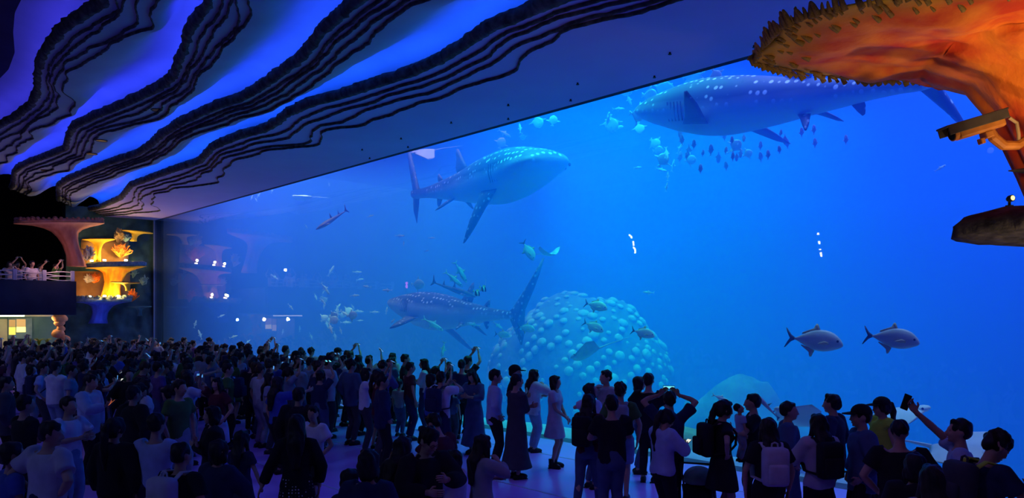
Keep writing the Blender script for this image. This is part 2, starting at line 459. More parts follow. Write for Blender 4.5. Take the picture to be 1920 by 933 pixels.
for k in range(NCAP+1):
    t = k / NCAP
    ring = []
    for i, p in enumerate(rim):
        c = Vector((ax0.x, ax0.y, 0)); d = Vector((p.x, p.y, 0)) - c
        th = math.atan2(d.y, d.x); L = d.length; d.normalize()
        r = L*(1-t) + trunk_r[0]*t
        z = p.z + (trunk_axis[0].z - p.z)*(t**2.2) - .07*math.sin(math.pi*t)*(.6 + .8*noise.noise(Vector((math.cos(th)*3, math.sin(th)*3, t*3))))
        lobes = .06*noise.noise(Vector((d.x*r*1.6, d.y*r*1.6, 1.7))) + .05*abs(noise.noise(Vector((math.cos(th)*5, math.sin(th)*5, r*1.1)))) + .03*noise.noise(Vector((d.x*r*5, d.y*r*5, 4)))
        q = c + d*(r*(1 + .04*(1-t)*noise.noise(Vector((math.cos(th)*6, math.sin(th)*6, 0))))); q.z = z + lobes*(.25 + t)
        ring.append(q); 
    rings.append(ring)
    for i in range(NT): RM.append(max(0, 1 - t*3.4)**.8 if t < .3 else 0)
for k in range(1, len(trunk_axis)):
    sub = 5
    for s in range(1, sub+1):
        f = s/sub; a = trunk_axis[k-1].lerp(trunk_axis[k], f); rr = trunk_r[k-1]*(1-f) + trunk_r[k]*f
        ring = []
        for i, p in enumerate(rim):
            th = math.atan2(p.y - ax0.y, p.x - ax0.x)
            rad = rr*ridge(th, a.z*1.2)
            ring.append(Vector((a.x + math.cos(th)*rad, a.y + math.sin(th)*rad, a.z)))
        rings.append(ring); RM += [0]*NT
base0 = cam_pt(5.8, 5.2, 0)
for ring in rings: V += [p - base0 for p in ring]
for k in range(len(rings)-1):
    for i in range(NT):
        j = (i+1) % NT; F.append((k*NT+i, k*NT+j, (k+1)*NT+j, (k+1)*NT+i))
# upper side of the cap
topc = len(V); V.append(Vector((ax0.x, ax0.y, 4.86)) - base0); RM.append(.3)
for i in range(NT): F.append((topc, (i+1) % NT, i))
big = thing('coral_tree', 'huge orange artificial coral tree with a spiked yellow rim, towering at the right edge', 'coral', base0)
m_big = coral_mat('orange_coral', (.62, .05, .008), (.92, .27, .02), (.60, .40, .03), 3.6, 1.0)
body = mesh_obj('trunk_and_cap', V, F, m_big, big); set_rim(body, RM)
sm = spike_mesh(noisy('polyp_skin', (.20, .13, .03), (.42, .27, .05), 8, 3, .8))
pr = random.Random(3)
first = None
for rowi, (ins, n) in enumerate([(0.0, 150), (.07, 90), (.16, 55)]):
    for q in range(n):
        i = int((q + pr.random()*.6)/n*NT) % NT
        p = rim[i]; c = Vector((ax0.x, ax0.y, p.z)); d = (p - c)
        pos = c + d*(1 - ins*pr.uniform(.6, 1.1)) ; pos.z = p.z - .025 - ins*.10
        o = bpy.data.objects.new('polyp', sm); COL.objects.link(o); o.parent = big
        h = pr.uniform(.04, .10)*(1 if rowi == 0 else .8)
        o.location = pos - base0; o.scale = (h*.75, h*.75, h)
        out = (d.normalized()*pr.uniform(.25, .75) + Vector((pr.uniform(-.3,.3), pr.uniform(-.3,.3), .85))) if rowi == 0 else (d.normalized()*pr.uniform(.7, 1.3) + Vector((0,0,.4)))
        o.rotation_euler = out.to_track_quat('Z', 'Y').to_euler()
# lower dark shelf growing from the trunk
sh = [(5.55, 3.20, 3.25), (5.4,3.3,3.27), (5.2,3.5,3.27), (5.05,3.9,3.27), (5.1,4.5,3.27), (5.5,5.0,3.27), (6.0,5.0,3.27), (6.15,4.4,3.27), (6.05,3.8,3.25), (5.8,3.36,3.25)]
srim = lerp_curve([cam_pt(*p) for p in sh] + [cam_pt(*sh[0])], 121)[:-1]
sc = cam_pt(5.7, 4.35, 0)
V = []; F = []
prof = [(.0, .86), (.14, .94), (.17, 1.0), (.05, 1.04), (-.02, .98), (-.06, .75), (-.10, .45)]
prof = [(.17, .5), (.16, .75), (.11, .92), (.05, 1.0), (-.03, 1.0), (-.05, .85), (-.06, .6), (-.10, .35)]
for (dz, f) in prof:
    for i, p in enumerate(srim):
        d = Vector((p.x - sc.x, p.y - sc.y, 0)); w = 1 + .035*noise.noise(Vector((p.x*7, p.y*7, dz*9))) + .02*noise.noise(Vector((p.x*19, p.y*19, dz*22)))
        V.append(Vector((sc.x, sc.y, p.z + dz + .02*noise.noise(Vector((p.x*9, p.y*9, f*7))))) + d*f*w - base0)
n = len(srim)
for k in range(len(prof)-1):
    for i in range(n): F.append((k*n+i, k*n+(i+1) % n, (k+1)*n+(i+1) % n, (k+1)*n+i))
F.append(tuple(range(n))[::-1])
shelf = mesh_obj('lower_shelf', V, F, noisy('dark_rock', (.015, .015, .02), (.06, .055, .06), 9, 8, .95, .9, .04), big); shelf['label'] = 'dark rough shelf on the trunk of the orange coral tree'
thorn = bmesh.new(); bm_tube(thorn, [(0,0,0), (-.25,-.02,.01), (-.44,-.02,.01)], [.05, .03, .004], 7)
th = bm_obj('thorn', thorn, noisy('dark_rock2', (.02,.02,.03), (.05,.05,.06), 6), big); th.location = cam_pt(5.62, 4.06, 3.70) - base0
th.rotation_euler = (0, 0, YAW)
# lamp on the shelf that lights the trunk
lp = thing('shelf_spotlight', 'small round spotlight standing on the dark rock shelf at the right edge', 'lamp', cam_pt(5.28, 3.42, 3.42)); lp.scale = (.5, .5, .5)
bm = bmesh.new(); bm_tube(bm, [(0,0,-.02), (0,0,.05)], .018, 8); bm_box(bm, (0,0,-.02), (.07,.07,.015)); bm_obj('stand', bm, mat('black_metal', (.01,.01,.012), .5), lp)
bm = bmesh.new(); bm_tube(bm, [(-.03,0,.07), (.0,0,.075), (.05,0,.08)], [.03, .045, .045], 14); hd = bm_obj('housing', bm, mat('black_metal', (.01,.01,.012)), lp)
bm = bmesh.new(); bm_tube(bm, [(.05,0,.08), (.055,0,.08)], .034, 14); bm_obj('lens', bm, mat('lens_lit', (.9,.8,.5), emit=(1, .75, .35), estr=1.2), hd)
bm.free() if False else None
lp.rotation_euler = (0, 0, YAW + math.radians(-75))
spot('coral_spotlight', cam_pt(4.75, 3.45, 3.62), cam_pt(5.5, 3.75, 4.5), 22, (1, .62, .26), 120, .9, .05)
spot('coral_spotlight', cam_pt(4.0, 4.2, 1.9), cam_pt(5.5, 4.1, 4.2), 170, (1, .70, .34), 80, .9, .06)
spot('coral_spotlight', cam_pt(3.9, 2.6, 2.0), cam_pt(5.6, 3.0, 4.6), 44, (1, .66, .34), 70, .9, .06)

# ---------------------------------------------------------------- security camera on the trunk
secam = thing('security_camera', 'orange painted security camera on a bracket fixed to the coral tree trunk', 'camera', cam_pt(5.3, 3.10, 3.92))
ora = noisy('orange_paint', (.26, .085, .01), (.36, .13, .02), 12, 3, .5)
blk = mat('black_glass', (.004, .004, .006), .15)
# local x along the barrel (towards the trunk)
bm = bmesh.new(); bm_box(bm, (.13, 0, 0), (.34, .10, .095), bevel=.018); bm_obj('housing', bm, ora, secam)
bm = bmesh.new()
bm_box(bm, (.10, 0, .062), (.46, .125, .014), bevel=.005); bm_box(bm, (.10, .058, .03), (.44, .010, .06), bevel=.003); bm_box(bm, (.10, -.058, .03), (.44, .010, .06), bevel=.003)
bm_obj('sun_shield', bm, noisy('dark_paint', (.03,.022,.015), (.05,.04,.03), 9, 3, .5), secam)
bm = bmesh.new(); bm_tube(bm, [(-.035,0,0), (-.07,0,0)], [.042, .045], 16); hood = bm_obj('lens_ring', bm, ora, secam)
bm = bmesh.new(); bm_tube(bm, [(-.066,0,0), (-.074,0,0)], .036, 16); bm_obj('lens', bm, blk, hood)
bm = bmesh.new()
bm_tube(bm, [(.20,0,-.04), (.21,0,-.10), (.26,0,-.17), (.36,0,-.20), (.48,0,-.165), (.62,0,-.12)], [.03,.035,.035,.032,.03,.03], 10)
bm_box(bm, (.17, 0, -.07), (.06, .08, .05), bevel=.01); bm_box(bm, (.12,0,-.10), (.03,.05,.04), bevel=.006)
bm_obj('bracket', bm, ora, secam)
bm = bmesh.new(); bm_tube(bm, [(.36,0,.0), (.40,0,-.05), (.39,0,-.13), (.37,0,-.20)], .012, 8); bm_obj('cable', bm, noisy('grey_cable', (.25,.17,.08), (.3,.2,.1), 5), secam)
bm = bmesh.new(); bm_tube(bm, [(.47 + .05*math.cos(a), 0, -.215 + .04*math.sin(a)) for a in [i*2*math.pi/14 for i in range(15)]], .011, 7, caps=False); bm_obj('cable_loop', bm, noisy('grey_cable', (.25,.17,.08), (.3,.2,.1)), secam)
secam.rotation_euler = Euler((0, math.radians(-17), YAW + math.radians(3)))

# ---------------------------------------------------------------- end wall on the left
XW = X_LEFT
teal = noisy('teal_rock', (.010, .035, .055), (.03, .09, .12), 1.6, 7, .9, .8, .08)
black_wall = noisy('black_wall', (.004, .004, .012), (.008, .008, .02), 1, 3, .95)
tan = noisy('tan_rock', (.28, .15, .05), (.46, .27, .10), 1.2, 6, .85, .6, .05)
V = []; F = []
ny, nz = 60, 80
y0, y1 = 8.05, WIN_Y
for i in range(ny+1):
    for j in range(nz+1):
        y = y0 + (y1-y0)*i/ny; z = 7.4*j/nz
        V.append((XW - .05 + .16*noise.noise(Vector((y*1.1, z*1.1, 2))) + .06*noise.noise(Vector((y*4, z*4, 7))) - .1, y, z))
for i in range(ny):
    for j in range(nz):
        a = i*(nz+1)+j; F.append((a, a+1, a+nz+2, a+nz+1))
wl = struct(mesh_obj('wall_left', V, F, teal))
bm = bmesh.new(); bm_box(bm, (XW - .55, (y0+y1)/2 + .2, 3.7), (.5, y1-y0+.4, 7.4)); bm_obj('wall_core', bm, black_wall, wl)
bm = bmesh.new(); bm_box(bm, (XW - 7.8, .5, 5), (.4, 20, 10)); bm_obj('recess_wall', bm, black_wall, wl)
# slim light edge trim where the window meets the wall
bm = bmesh.new(); bm_box(bm, (XW + .03, WIN_Y - .03, WIN_TOP/2), (.06, .06, WIN_TOP)); struct(bm_obj('trim_2', bm, noisy('edge_trim', (.10,.14,.26), (.14,.18,.30), 2)))
# two tan rock panels set in the wall
def wall_pt(u, v, off=0): return at_x(u, v, XW + off)
def wall_panel(u0, u1, v0, v1, m, name='tan_panel', off=.12):
    N = 14; V = []; F = []
    for i in range(N+1):
        for j in range(N+1):
            p = wall_pt(u0 + (u1-u0)*i/N, v0 + (v1-v0)*j/N, off)
            e = min(i, N-i, j, N-j)
            p.x += .07*noise.noise(p*2.5) - (.16 if e == 0 else 0); V.append(p)
    for i in range(N):
        for j in range(N): a = i*(N+1)+j; F.append((a, a+N+1, a+N+2, a+1))
    return mesh_obj(name, V, F, m, wl)
wall_panel(154, 243, 449, 494, tan); wall_panel(140, 246, 508, 559, tan)

def coral_table(label, u_c, v_top, u_l, u_r, stem_u, stem_w, v_bot, m, x_off, thick=.10, lean=0, name='table_coral', knobs=0, knob_m=None, depthscale=.55, stem_top=None):
    """cap and stalk of an artificial table coral; all measured on the plane x = XW + x_off"""
    X = XW + x_off
    pl, pr_, pc, pb = at_x(u_l, v_top, X), at_x(u_r, v_top + lean, X), at_x(u_c, v_top, X), at_x(stem_u, v_bot, X)
    a = abs(pr_.y - pl.y)/2; cy = (pr_.y + pl.y)/2; cz = (pl.z + pr_.z)/2
    wpx = at_x(u_c + 10, v_top, X).y - at_x(u_c, v_top, X).y
    rs = stem_w/2/10*abs(wpx)
    root = thing(name, label, 'coral', (X, pb.y, pb.z))
    o0 = Vector((X, pb.y, pb.z)); n = 40
    H = cz - pb.z
    prof = [(0, 1.15, 0), (.25, .95, 0), (.5, .95, 0), (.68, 1.1, .02), (.80, 1.35, .10), (.88, 1.7, .26), (.94, 2.2, .52), (.975, 3, .82), (1.0, 3, 1.0)]
    V = []; F = []; rv = []
    tilt = (pr_.z - pl.z)/(2*a) if a else 0
    for (f, rs_k, capf) in prof:
        for i in range(n):
            th = 2*math.pi*i/n; ru = 1 + .06*math.sin(th*9 + f*2) + .05*noise.noise(Vector((math.cos(th)*2, math.sin(th)*2, f*3 + u_c)))
            if capf < .02: yy, xx, z = rs*rs_k*math.cos(th)*ru, rs*rs_k*math.sin(th)*ru, H*f
            else:
                w = 1 + .05*noise.noise(Vector((math.cos(th)*4, math.sin(th)*4, u_c)))
                ry = rs*1.1*(1-capf) + a*capf*w; rx = (rs*1.1*(1-capf) + a*depthscale*capf*w)
                yy, xx, z = ry*math.cos(th)*(1 + (ru-1)*(1-capf)), rx*math.sin(th), H*f
            yoff = (cy - pb.y)*min(1, f*1.0)**1.5
            V.append((xx, yoff + yy, z + tilt*yy*capf)); rv.append(capf**3)
    for k in range(len(prof)-1):
        for i in range(n): F.append((k*n+i, k*n+(i+1) % n, (k+1)*n+(i+1) % n, (k+1)*n+i))
    F.append(tuple(range(n))[::-1])
    st = mesh_obj('stalk', V, F, m, root); set_rim(st, rv)
    # cap plate
    bm = bmesh.new(); rr = []
    for (dz, f) in [(0, .96), (thick*.3, 1.0), (thick*.8, .98), (thick, .9), (thick*.95, .4)]:
        ring = []
        for i in range(n):
            th = 2*math.pi*i/n; w = (1 + .05*noise.noise(Vector((math.cos(th)*4, math.sin(th)*4, u_c)))) * f
            yy = a*w*math.cos(th); ring.append(bm.verts.new((a*depthscale*w*math.sin(th), cy - pb.y + yy, H + dz + tilt*yy + .25*thick*noise.noise(Vector((th*3, dz*9, u_c))))))
        rr.append(ring)
    for k in range(4):
        for i in range(n): bm.faces.new((rr[k][i], rr[k][(i+1) % n], rr[k+1][(i+1) % n], rr[k+1][i]))
    bm.faces.new(rr[-1]); bm.faces.new(rr[0][::-1])
    cp = bm_obj('cap', bm, knob_m or m, root, True)
    if knobs:
        kb = bmesh.new(); bm_ellipsoid(kb, (0,0,0), (1, 1, .9), None, 6, 4); kme = bpy.data.meshes.new('knob'); kb.to_mesh(kme); kb.free(); kme.materials.append(knob_m or m)
        for i in range(knobs):
            th = 2*math.pi*i/knobs; s = R.uniform(.05, .11)
            ko = bpy.data.objects.new('knob', kme); COL.objects.link(ko); ko.parent = cp; ko.scale = (s, s, s)
            ko.location = (a*depthscale*.95*math.sin(th), cy - pb.y + a*.95*math.cos(th), H + thick + tilt*a*.95*math.cos(th))
    return root
pink = coral_mat('pink_coral', (.32, .10, .07), (.50, .20, .14), (.55, .26, .20), 3)
yel = coral_mat('yellow_coral', (.75, .36, .01), (.90, .52, .02), (.85, .55, .04), 5)
yel2 = coral_mat('olive_coral', (.55, .36, .03), (.75, .52, .05), (.70, .52, .06), 5)
gold = coral_mat('gold_coral', (.85, .26, .01), (.95, .55, .01), (.55, .40, .04), 6)
bluec = coral_mat('blue_coral', (.02, .04, .22), (.05, .08, .35), (.10, .16, .30), 5)
greycap = noisy('grey_cap', (.10, .16, .18), (.22, .30, .30), 9, 6, .9, .8, .04)
redcap = noisy('red_cap', (.22, .05, .02), (.40, .22, .05), 5, 4, .8)
coral_table('tall dusty pink table coral with the widest cap, beside the balcony on the end wall', 112, 419, 25, 196, 143, 32, 499, pink, 1.9, .16, 0, knobs=46, depthscale=.4)
coral_table('bright yellow table coral on the lit panel next to the pink coral', 184, 449, 153, 216, 182, 12, 491, yel, .9, .04, 0)
coral_table('olive yellow table coral with a tilted cap, uppermost beside the window edge', 254, 432, 227, 287, 250, 11, 452, yel2, .7, .04, 6)
coral_table('golden table coral with a thick ridged stalk and grey pitted cap', 216, 502, 160, 275, 208, 32, 557, gold, 1.1, .22, -3, knobs=0, knob_m=greycap)
coral_table('small table coral with a dark red cap right of the golden stalk', 236, 529, 207, 262, 240, 8, 545, yel2, 2.0, .04, 2, knob_m=redcap)
coral_table('blue lit table coral hanging lowest under the tan panel', 192, 566, 138, 247, 184, 30, 606, bluec, 1.1, .20, -1, knobs=30, knob_m=greycap)
coral_table('thin flat teal table coral low beside the window edge', 261, 575, 237, 285, 262, 8, 592, coral_mat('teal_coral', (.03,.10,.13), (.06,.16,.18), (.12,.24,.24)), .6, .03, 0)

def coral_bush(label, u, v, w, h, m, x_off, n=40, seed=0, thick=.022):
    rr = random.Random(seed); X = XW + x_off
    c = at_x(u, v, X); sy = abs(at_x(u + w/2, v, X).y - c.y); sz = abs(at_x(u, v - h/2, X).z - c.z)
    root = thing('coral_bush', label, 'coral', (X - .05, c.y, c.z - sz))
    for i in range(n):
        bm = bmesh.new()
        a = rr.uniform(-1, 1); t = Vector((rr.uniform(.05, .35), a*sy*rr.uniform(.5, 1), sz*2*math.sqrt(max(0, 1 - a*a*.6))*rr.uniform(.35, 1)))
        b = t*.45 + Vector((.05, rr.uniform(-.08,.08), 0)); s = thick*rr.uniform(.8, 1.5)
        bm_tube(bm, [(0,0,0), b, t], [s*1.3, s*1.1, s*.7], 5)
        for q in range(3):
            k = b.lerp(t, rr.uniform(0, .9)); bm_tube(bm, [k, k + Vector((rr.uniform(0,.1), rr.uniform(-.15,.15), rr.uniform(.04,.16)))], [s, s*.6], 5)
        bm_obj('branch', bm, m, root)
    return root
orange_b = noisy('orange_branch', (.75, .14, .02), (.95, .42, .05), 4, 3, .7)
white_b = noisy('pale_branch', (.42, .42, .38), (.62, .60, .52), 4, 3, .8)
teal_b = noisy('teal_branch', (.10, .22, .25), (.20, .34, .34), 4, 3, .8)
coral_bush('fan of orange branching coral on the upper lit panel', 226, 469, 44, 26, orange_b, .5, 44, 1)
coral_bush('pale branching coral between the pink stalk and the yellow coral', 163, 472, 22, 30, white_b, 1.4, 26, 2)
coral_bush('orange branching coral left of the golden stalk', 177, 521, 20, 16, orange_b, .5, 22, 3)
coral_bush('pale branching coral at the left of the lower tan panel', 164, 522, 16, 14, white_b, .5, 14, 4)
coral_bush('orange branching coral at the right end of the lower shelf', 247, 552, 18, 24, orange_b, .9, 24, 5)
coral_bush('tan knobbly coral under the tilted olive table', 222, 440, 22, 24, noisy('tan_branch', (.30,.2,.08), (.45,.3,.14), 4), .5, 22, 6, .04)
coral_bush('pale teal coral sprig below the tilted olive table', 236, 447, 16, 10, teal_b, .6, 14, 7)
coral_bush('teal coral sprig right of the small red capped table', 268, 526, 16, 14, teal_b, .5, 12, 8)
coral_bush('grey teal coral sprig above the small red capped table', 250, 511, 14, 18, teal_b, .5, 10, 9)
# small shelf lamps
for u, v, X, p, c, lampname in [(236, 489, 1.0, 60, (1, .62, .22), 'right one of three on the grey pitted cap'), (196, 489, .95, 40, (1, .55, .12), 'middle one of three on the grey pitted cap'), (172, 490, .9, 24, (1,.6,.15), 'left one of three on the grey pitted cap'), (196, 556, 1.75, 34, (1, .55, .05), 'left of the golden stalk base'), (222, 556, 1.6, 36, (1, .62, .18), 'right of the golden stalk base'), (168, 557, 1.0, 24, (1, .5, .2), 'at the left end of the lower shelf')]:
    q = at_x(u, v, XW + X)
    l = thing('shelf_lamp', 'tiny glowing lamp on the coral shelf, ' + lampname, 'lamp', q)
    bm = bmesh.new(); bm_tube(bm, [(0,0,-.06), (0,0,0)], [.07, .05], 10); bm_obj('base', bm, mat('black_metal', (.01,.01,.012)), l)
    bm = bmesh.new(); bm_ellipsoid(bm, (0,0,.03), (.055,.075,.045), None, 10, 6); bm_obj('bulb', bm, mat('warm_bulb', (1,.9,.7), emit=(1,.85,.6), estr=14), l, True)
    point('shelf_lamp_light', q + Vector((.12, 0, .16)), p, c, .05)
point('pink_coral_light', at_x(108, 488, XW + 3.6), 30, (1, .45, .4), .06)
point('blue_coral_light', at_x(188, 600, XW + 2.4), 30, (.15, .25, 1), .06)

# ---------------------------------------------------------------- balcony
XB = -34.0
bf = noisy('balcony_front', (.012, .02, .05), (.022, .04, .08), .8, 4, .85)
yB1 = at_x(143, 550, XB).y
bm = bmesh.new(); bm_box(bm, (XB - .1, (yB1 - 6)/2, (2.66 + 3.98)/2), (.2, yB1 + 6, 3.98 - 2.66)); struct(bm_obj('wall_balcony', bm, bf))
bm = bmesh.new(); bm_box(bm, (XB - 3.2, (yB1 - 6.3)/2, 2.9), (6.0, yB1 + 5.7, .3)); struct(bm_obj('floor_balcony', bm, bf))
bm = bmesh.new(); bm_box(bm, (XB - 3.3, yB1 - .1, 3.5), (6.0, .2, .9)); struct(bm_obj('wall_balcony_side', bm, bf))
# railing of bowed white bars
rail = thing('balcony_railing', 'low railing of bowed white bars along the balcony edge', 'railing', (XB - .1, yB1 - 3, 3.98))
wm = noisy('white_rail', (.55, .55, .52), (.70, .70, .66), 4, 3, .5)
for k in range(4):
    bm = bmesh.new(); pts = [(0, -4 + 6.9*i/40, .07 + .085*k + .045*math.sin(i*.62 + (k % 2)*math.pi)) for i in range(41)]
    bm_tube(bm, pts, .018, 6); bm_obj('bar', bm, wm, rail)
for i in range(8):
    bm = bmesh.new(); bm_box(bm, (0, -3.9 + .97*i, .2), (.09, .14, .42), bevel=.015); bm_obj('post', bm, noisy('pale_post', (.3,.34,.45), (.4,.44,.55), 4), rail)

# ---------------------------------------------------------------- lit shop front under the balcony
XS_ = -37.0
shop_m = noisy('shop_wall', (.10, .22, .18), (.16, .30, .24), 1.2, 4, .8)
def shop_box(name, u0, u1, v0, v1, m, x, t, parent=None, bevel=0):
    a, b = at_x(u0, v0, x), at_x(u1, v1, x)
    bm = bmesh.new(); bm_box(bm, ((x - t/2), (a.y+b.y)/2, (a.z+b.z)/2), (t, abs(b.y-a.y), abs(a.z-b.z)), bevel=bevel)
    return bm_obj(name, bm, m, parent)
shop = thing('shop_front', 'lit green shop front with a glowing window under the balcony', 'shop', (XS_, at_x(55, 640, XS_).y, 0))
for o in [shop_box('wall_panel', -40, 112, 585, 700, shop_m, XS_ - .1, .2),
          shop_box('side_panel', -40, 14, 598, 680, noisy('beige_panel', (.62,.55,.30), (.75,.68,.40), 2), XS_ + .02, .12),
          shop_box('canopy', -40, 112, 588, 593, noisy('canopy', (.3,.33,.3), (.4,.42,.38), 2), XS_ + .5, .6)]:
    o.parent = shop; o.matrix_parent_inverse = shop.matrix_basis.inverted()
    o.location = Vector(o.location)
wfr = shop_box('window_frame', 15, 60, 596, 634, noisy('shop_frame', (.16,.28,.28), (.24,.36,.36), 3), XS_ + .05, .08)
wfr.parent = shop; wfr.matrix_parent_inverse = shop.matrix_basis.inverted()
def litm(name, c, s): return mat(name, c, emit=c, estr=s)
for (u0,u1,v0,v1,mm) in [(17,29,599,612,litm('lit_tan', (.55,.33,.12), .55)), (31,48,598,612,litm('lit_tan2', (.62,.38,.14), .7)), (17,29,613,627,litm('lit_yellow', (1,.72,.12), 1.0)), (31,48,612.6,622,litm('lit_bright', (1,.85,.25), 1.6))]:
    o = shop_box('pane', u0, u1, v0, v1, mm, XS_ + .08, .02); o.parent = wfr
strip = shop_box('light_strip', -40, 46, 590.5, 593.2, litm('lit_strip', (.85,.95,.75), 2.2), XS_ + .7, .08)
strip.parent = shop; strip.matrix_parent_inverse = shop.matrix_basis.inverted()
point('shop_light', at_x(30, 600, XS_ + 1.4), 22, (1, .85, .45), .08)
point('shop_light', at_x(90, 600, XS_ + 1.2), 14, (1, .7, .35), .08)
# orange sculpted coral column and plants by the shop
oc = noisy('terracotta', (.50, .20, .07), (.75, .34, .14), 4, 4, .8, .5, .04)
scp = thing('coral_sculpture', 'knobbly orange coral sculpture standing beside the lit shop front', 'sculpture', at_x(113, 660, XS_ + 1.2))
b0 = at_x(113, 660, XS_ + 1.2)
for k, (u, v, w, h) in enumerate([(112, 596, 26, 16), (112, 605, 18, 14), (113, 616, 13, 14), (109, 625, 22, 16), (117, 616, 10, 10), (122, 634, 20, 12), (112, 645, 20, 24)]):
    p = at_x(u, v, XS_ + 1.2) - b0; s = 1440/33
    bm = bmesh.new(); bm_ellipsoid(bm, (0,0,0), (w/2/s*.7, w/2/s, h/2/s), Euler((R.uniform(-.4,.4),0,0)).to_matrix(), 12, 8)
    for vv in bm.verts: vv.co *= 1 + .15*noise.noise(vv.co*7 + Vector((k,0,0)))
    o = bm_obj('lobe', bm, oc, scp, True); o.location = p
grn = noisy('plant_green', (.10, .16, .02), (.35, .36, .04), 4, 3, .7)
for k, (u, v, pn_) in enumerate([(58, 628, 'leftmost'), (73, 625, 'middle'), (88, 622, 'rightmost')]):
    pl = thing('potted_plant', pn_ + ' of three spiky green plants in front of the lit shop wall', 'plant', at_x(u, 645, XS_ + .9))
    bm = bmesh.new(); bm_tube(bm, [(0,0,-1.2), (0,0,-.05)], [.09,.12], 10); bm_obj('pot', bm, mat('pot', (.05,.04,.04)), pl)
    rr = random.Random(k)
    for q in range(22):
        a = rr.uniform(0, 6.28); L = rr.uniform(.2, .34); s = rr.uniform(.3, 1)
        bm = bmesh.new(); bm_tube(bm, [(0,0,-.08), (math.cos(a)*L*.3*s, math.sin(a)*L*.3*s, L*.6), (math.cos(a)*L*.8*s, math.sin(a)*L*.8*s, L*.75)], [(.02,.006),(.03,.006),(.004,.003)], 5)
        bm_obj('leaf', bm, grn, pl)
# ================================================================== ANIMALS IN THE TANK
def frame_from(head_dir, up):
    x = Vector(head_dir).normalized(); z = (Vector(up) - x*Vector(up).dot(x)).normalized(); y = z.cross(x)
    return Matrix((x, y, z)).transposed()
def loft(name, secs, m, parent, n=18, power=1.0, bend=None):
    """secs: (x, zc, half width, half height) from nose to tail"""
    V = []; F = []
    for (x, zc, hw, hh) in secs:
        for i in range(n):
            a = 2*math.pi*i/n; c, s = math.cos(a), math.sin(a)
            p = Vector((x, hw*c, zc + hh*s))
            if bend: p.y += bend(x)
            V.append(p)
    for k in range(len(secs)-1):
        for i in range(n): F.append((k*n+i, (k+1)*n+i, (k+1)*n+(i+1) % n, k*n+(i+1) % n))
    F.append(tuple(range(n))); F.append(tuple((len(secs)-1)*n + i for i in range(n))[::-1])
    return mesh_obj(name, V, F, m, parent)
def fin(name, outline, thick, m, parent, plane='xz', off=(0, 0, 0), rot=None):
    """thin tapered fin; outline in 2D, thickest in the middle of the root"""
    bm = bmesh.new(); n = len(outline)
    def P(a, b, t):
        p = Vector((a, t, b)) if plane == 'xz' else Vector((a, b, t))
        return p
    cx = sum(p[0] for p in outline)/n; cy_ = sum(p[1] for p in outline)/n
    rim = [bm.verts.new(P(a, b, 0)) for a, b in outline]
    for sgn in (1, -1):
        inn = [bm.verts.new(P(a + (cx-a)*.35, b + (cy_-b)*.35, sgn*thick)) for a, b in outline]
        for i in range(n):
            f = (rim[i], rim[(i+1) % n], inn[(i+1) % n], inn[i]); bm.faces.new(f if sgn > 0 else f[::-1])
        bm.faces.new(inn if sgn > 0 else inn[::-1])
    bmesh.ops.recalc_face_normals(bm, faces=bm.faces)
    o = bm_obj(name, bm, m, parent, True); o.location = off
    if rot is not None: o.rotation_euler = rot
    return o

def shark_skin(name, top, belly, spot_c, scale, spot_r=.17, zmid=.0, zw=.12):
    m = mat(name, top, .55, spec=.3); nt = m.node_tree; b = nt.nodes['Principled BSDF']
    tc = nt.nodes.new('ShaderNodeTexCoord'); sp = nt.nodes.new('ShaderNodeSeparateXYZ'); nt.links.new(tc.outputs['Object'], sp.inputs[0])
    nz = nt.nodes.new('ShaderNodeTexNoise'); nz.inputs['Scale'].default_value = 1.1; nt.links.new(tc.outputs['Object'], nz.inputs[0])
    ad = nt.nodes.new('ShaderNodeMath'); ad.operation = 'MULTIPLY_ADD'; nt.links.new(nz.outputs[0], ad.inputs[0]); ad.inputs[1].default_value = .25
    nt.links.new(sp.outputs['Z'], ad.inputs[2])
    mr = nt.nodes.new('ShaderNodeMapRange'); mr.inputs[1].default_value = zmid - zw + .12; mr.inputs[2].default_value = zmid + zw + .12
    nt.links.new(ad.outputs[0], mr.inputs[0])
    vo = nt.nodes.new('ShaderNodeTexVoronoi'); vo.inputs['Scale'].default_value = scale; vo.inputs['Randomness'].default_value = .45
    nt.links.new(tc.outputs['Object'], vo.inputs['Vector'])
    sr = nt.nodes.new('ShaderNodeValToRGB'); sr.color_ramp.elements[0].position = spot_r; sr.color_ramp.elements[0].color = (1,1,1,1)
    sr.color_ramp.elements[1].position = spot_r + .09; sr.color_ramp.elements[1].color = (0,0,0,1)
    nt.links.new(vo.outputs['Distance'], sr.inputs[0])
    m1 = nt.nodes.new('ShaderNodeMix'); m1.data_type = 'RGBA'; nt.links.new(sr.outputs[0], m1.inputs['Factor']); m1.inputs[6].default_value = (*top, 1); m1.inputs[7].default_value = (*spot_c, 1)
    m2 = nt.nodes.new('ShaderNodeMix'); m2.data_type = 'RGBA'; nt.links.new(mr.outputs[0], m2.inputs['Factor']); m2.inputs[6].default_value = (*belly, 1); nt.links.new(m1.outputs[2], m2.inputs[7])
    nt.links.new(m2.outputs[2], b.inputs['Base Color']); return m
ws_skin = shark_skin('whale_shark_skin', (.07, .10, .14), (.52, .55, .56), (.80, .85, .82), 5.2, .22, .12)
ws_fin = shark_skin('whale_shark_fin', (.10, .13, .17), (.14, .17, .2), (.6, .66, .66), 4.6, .16, -2)
ws_pect = mat('whale_shark_underfin', (.30, .35, .38), .6)
eye_m = mat('fish_eye', (.01, .01, .015), .2)
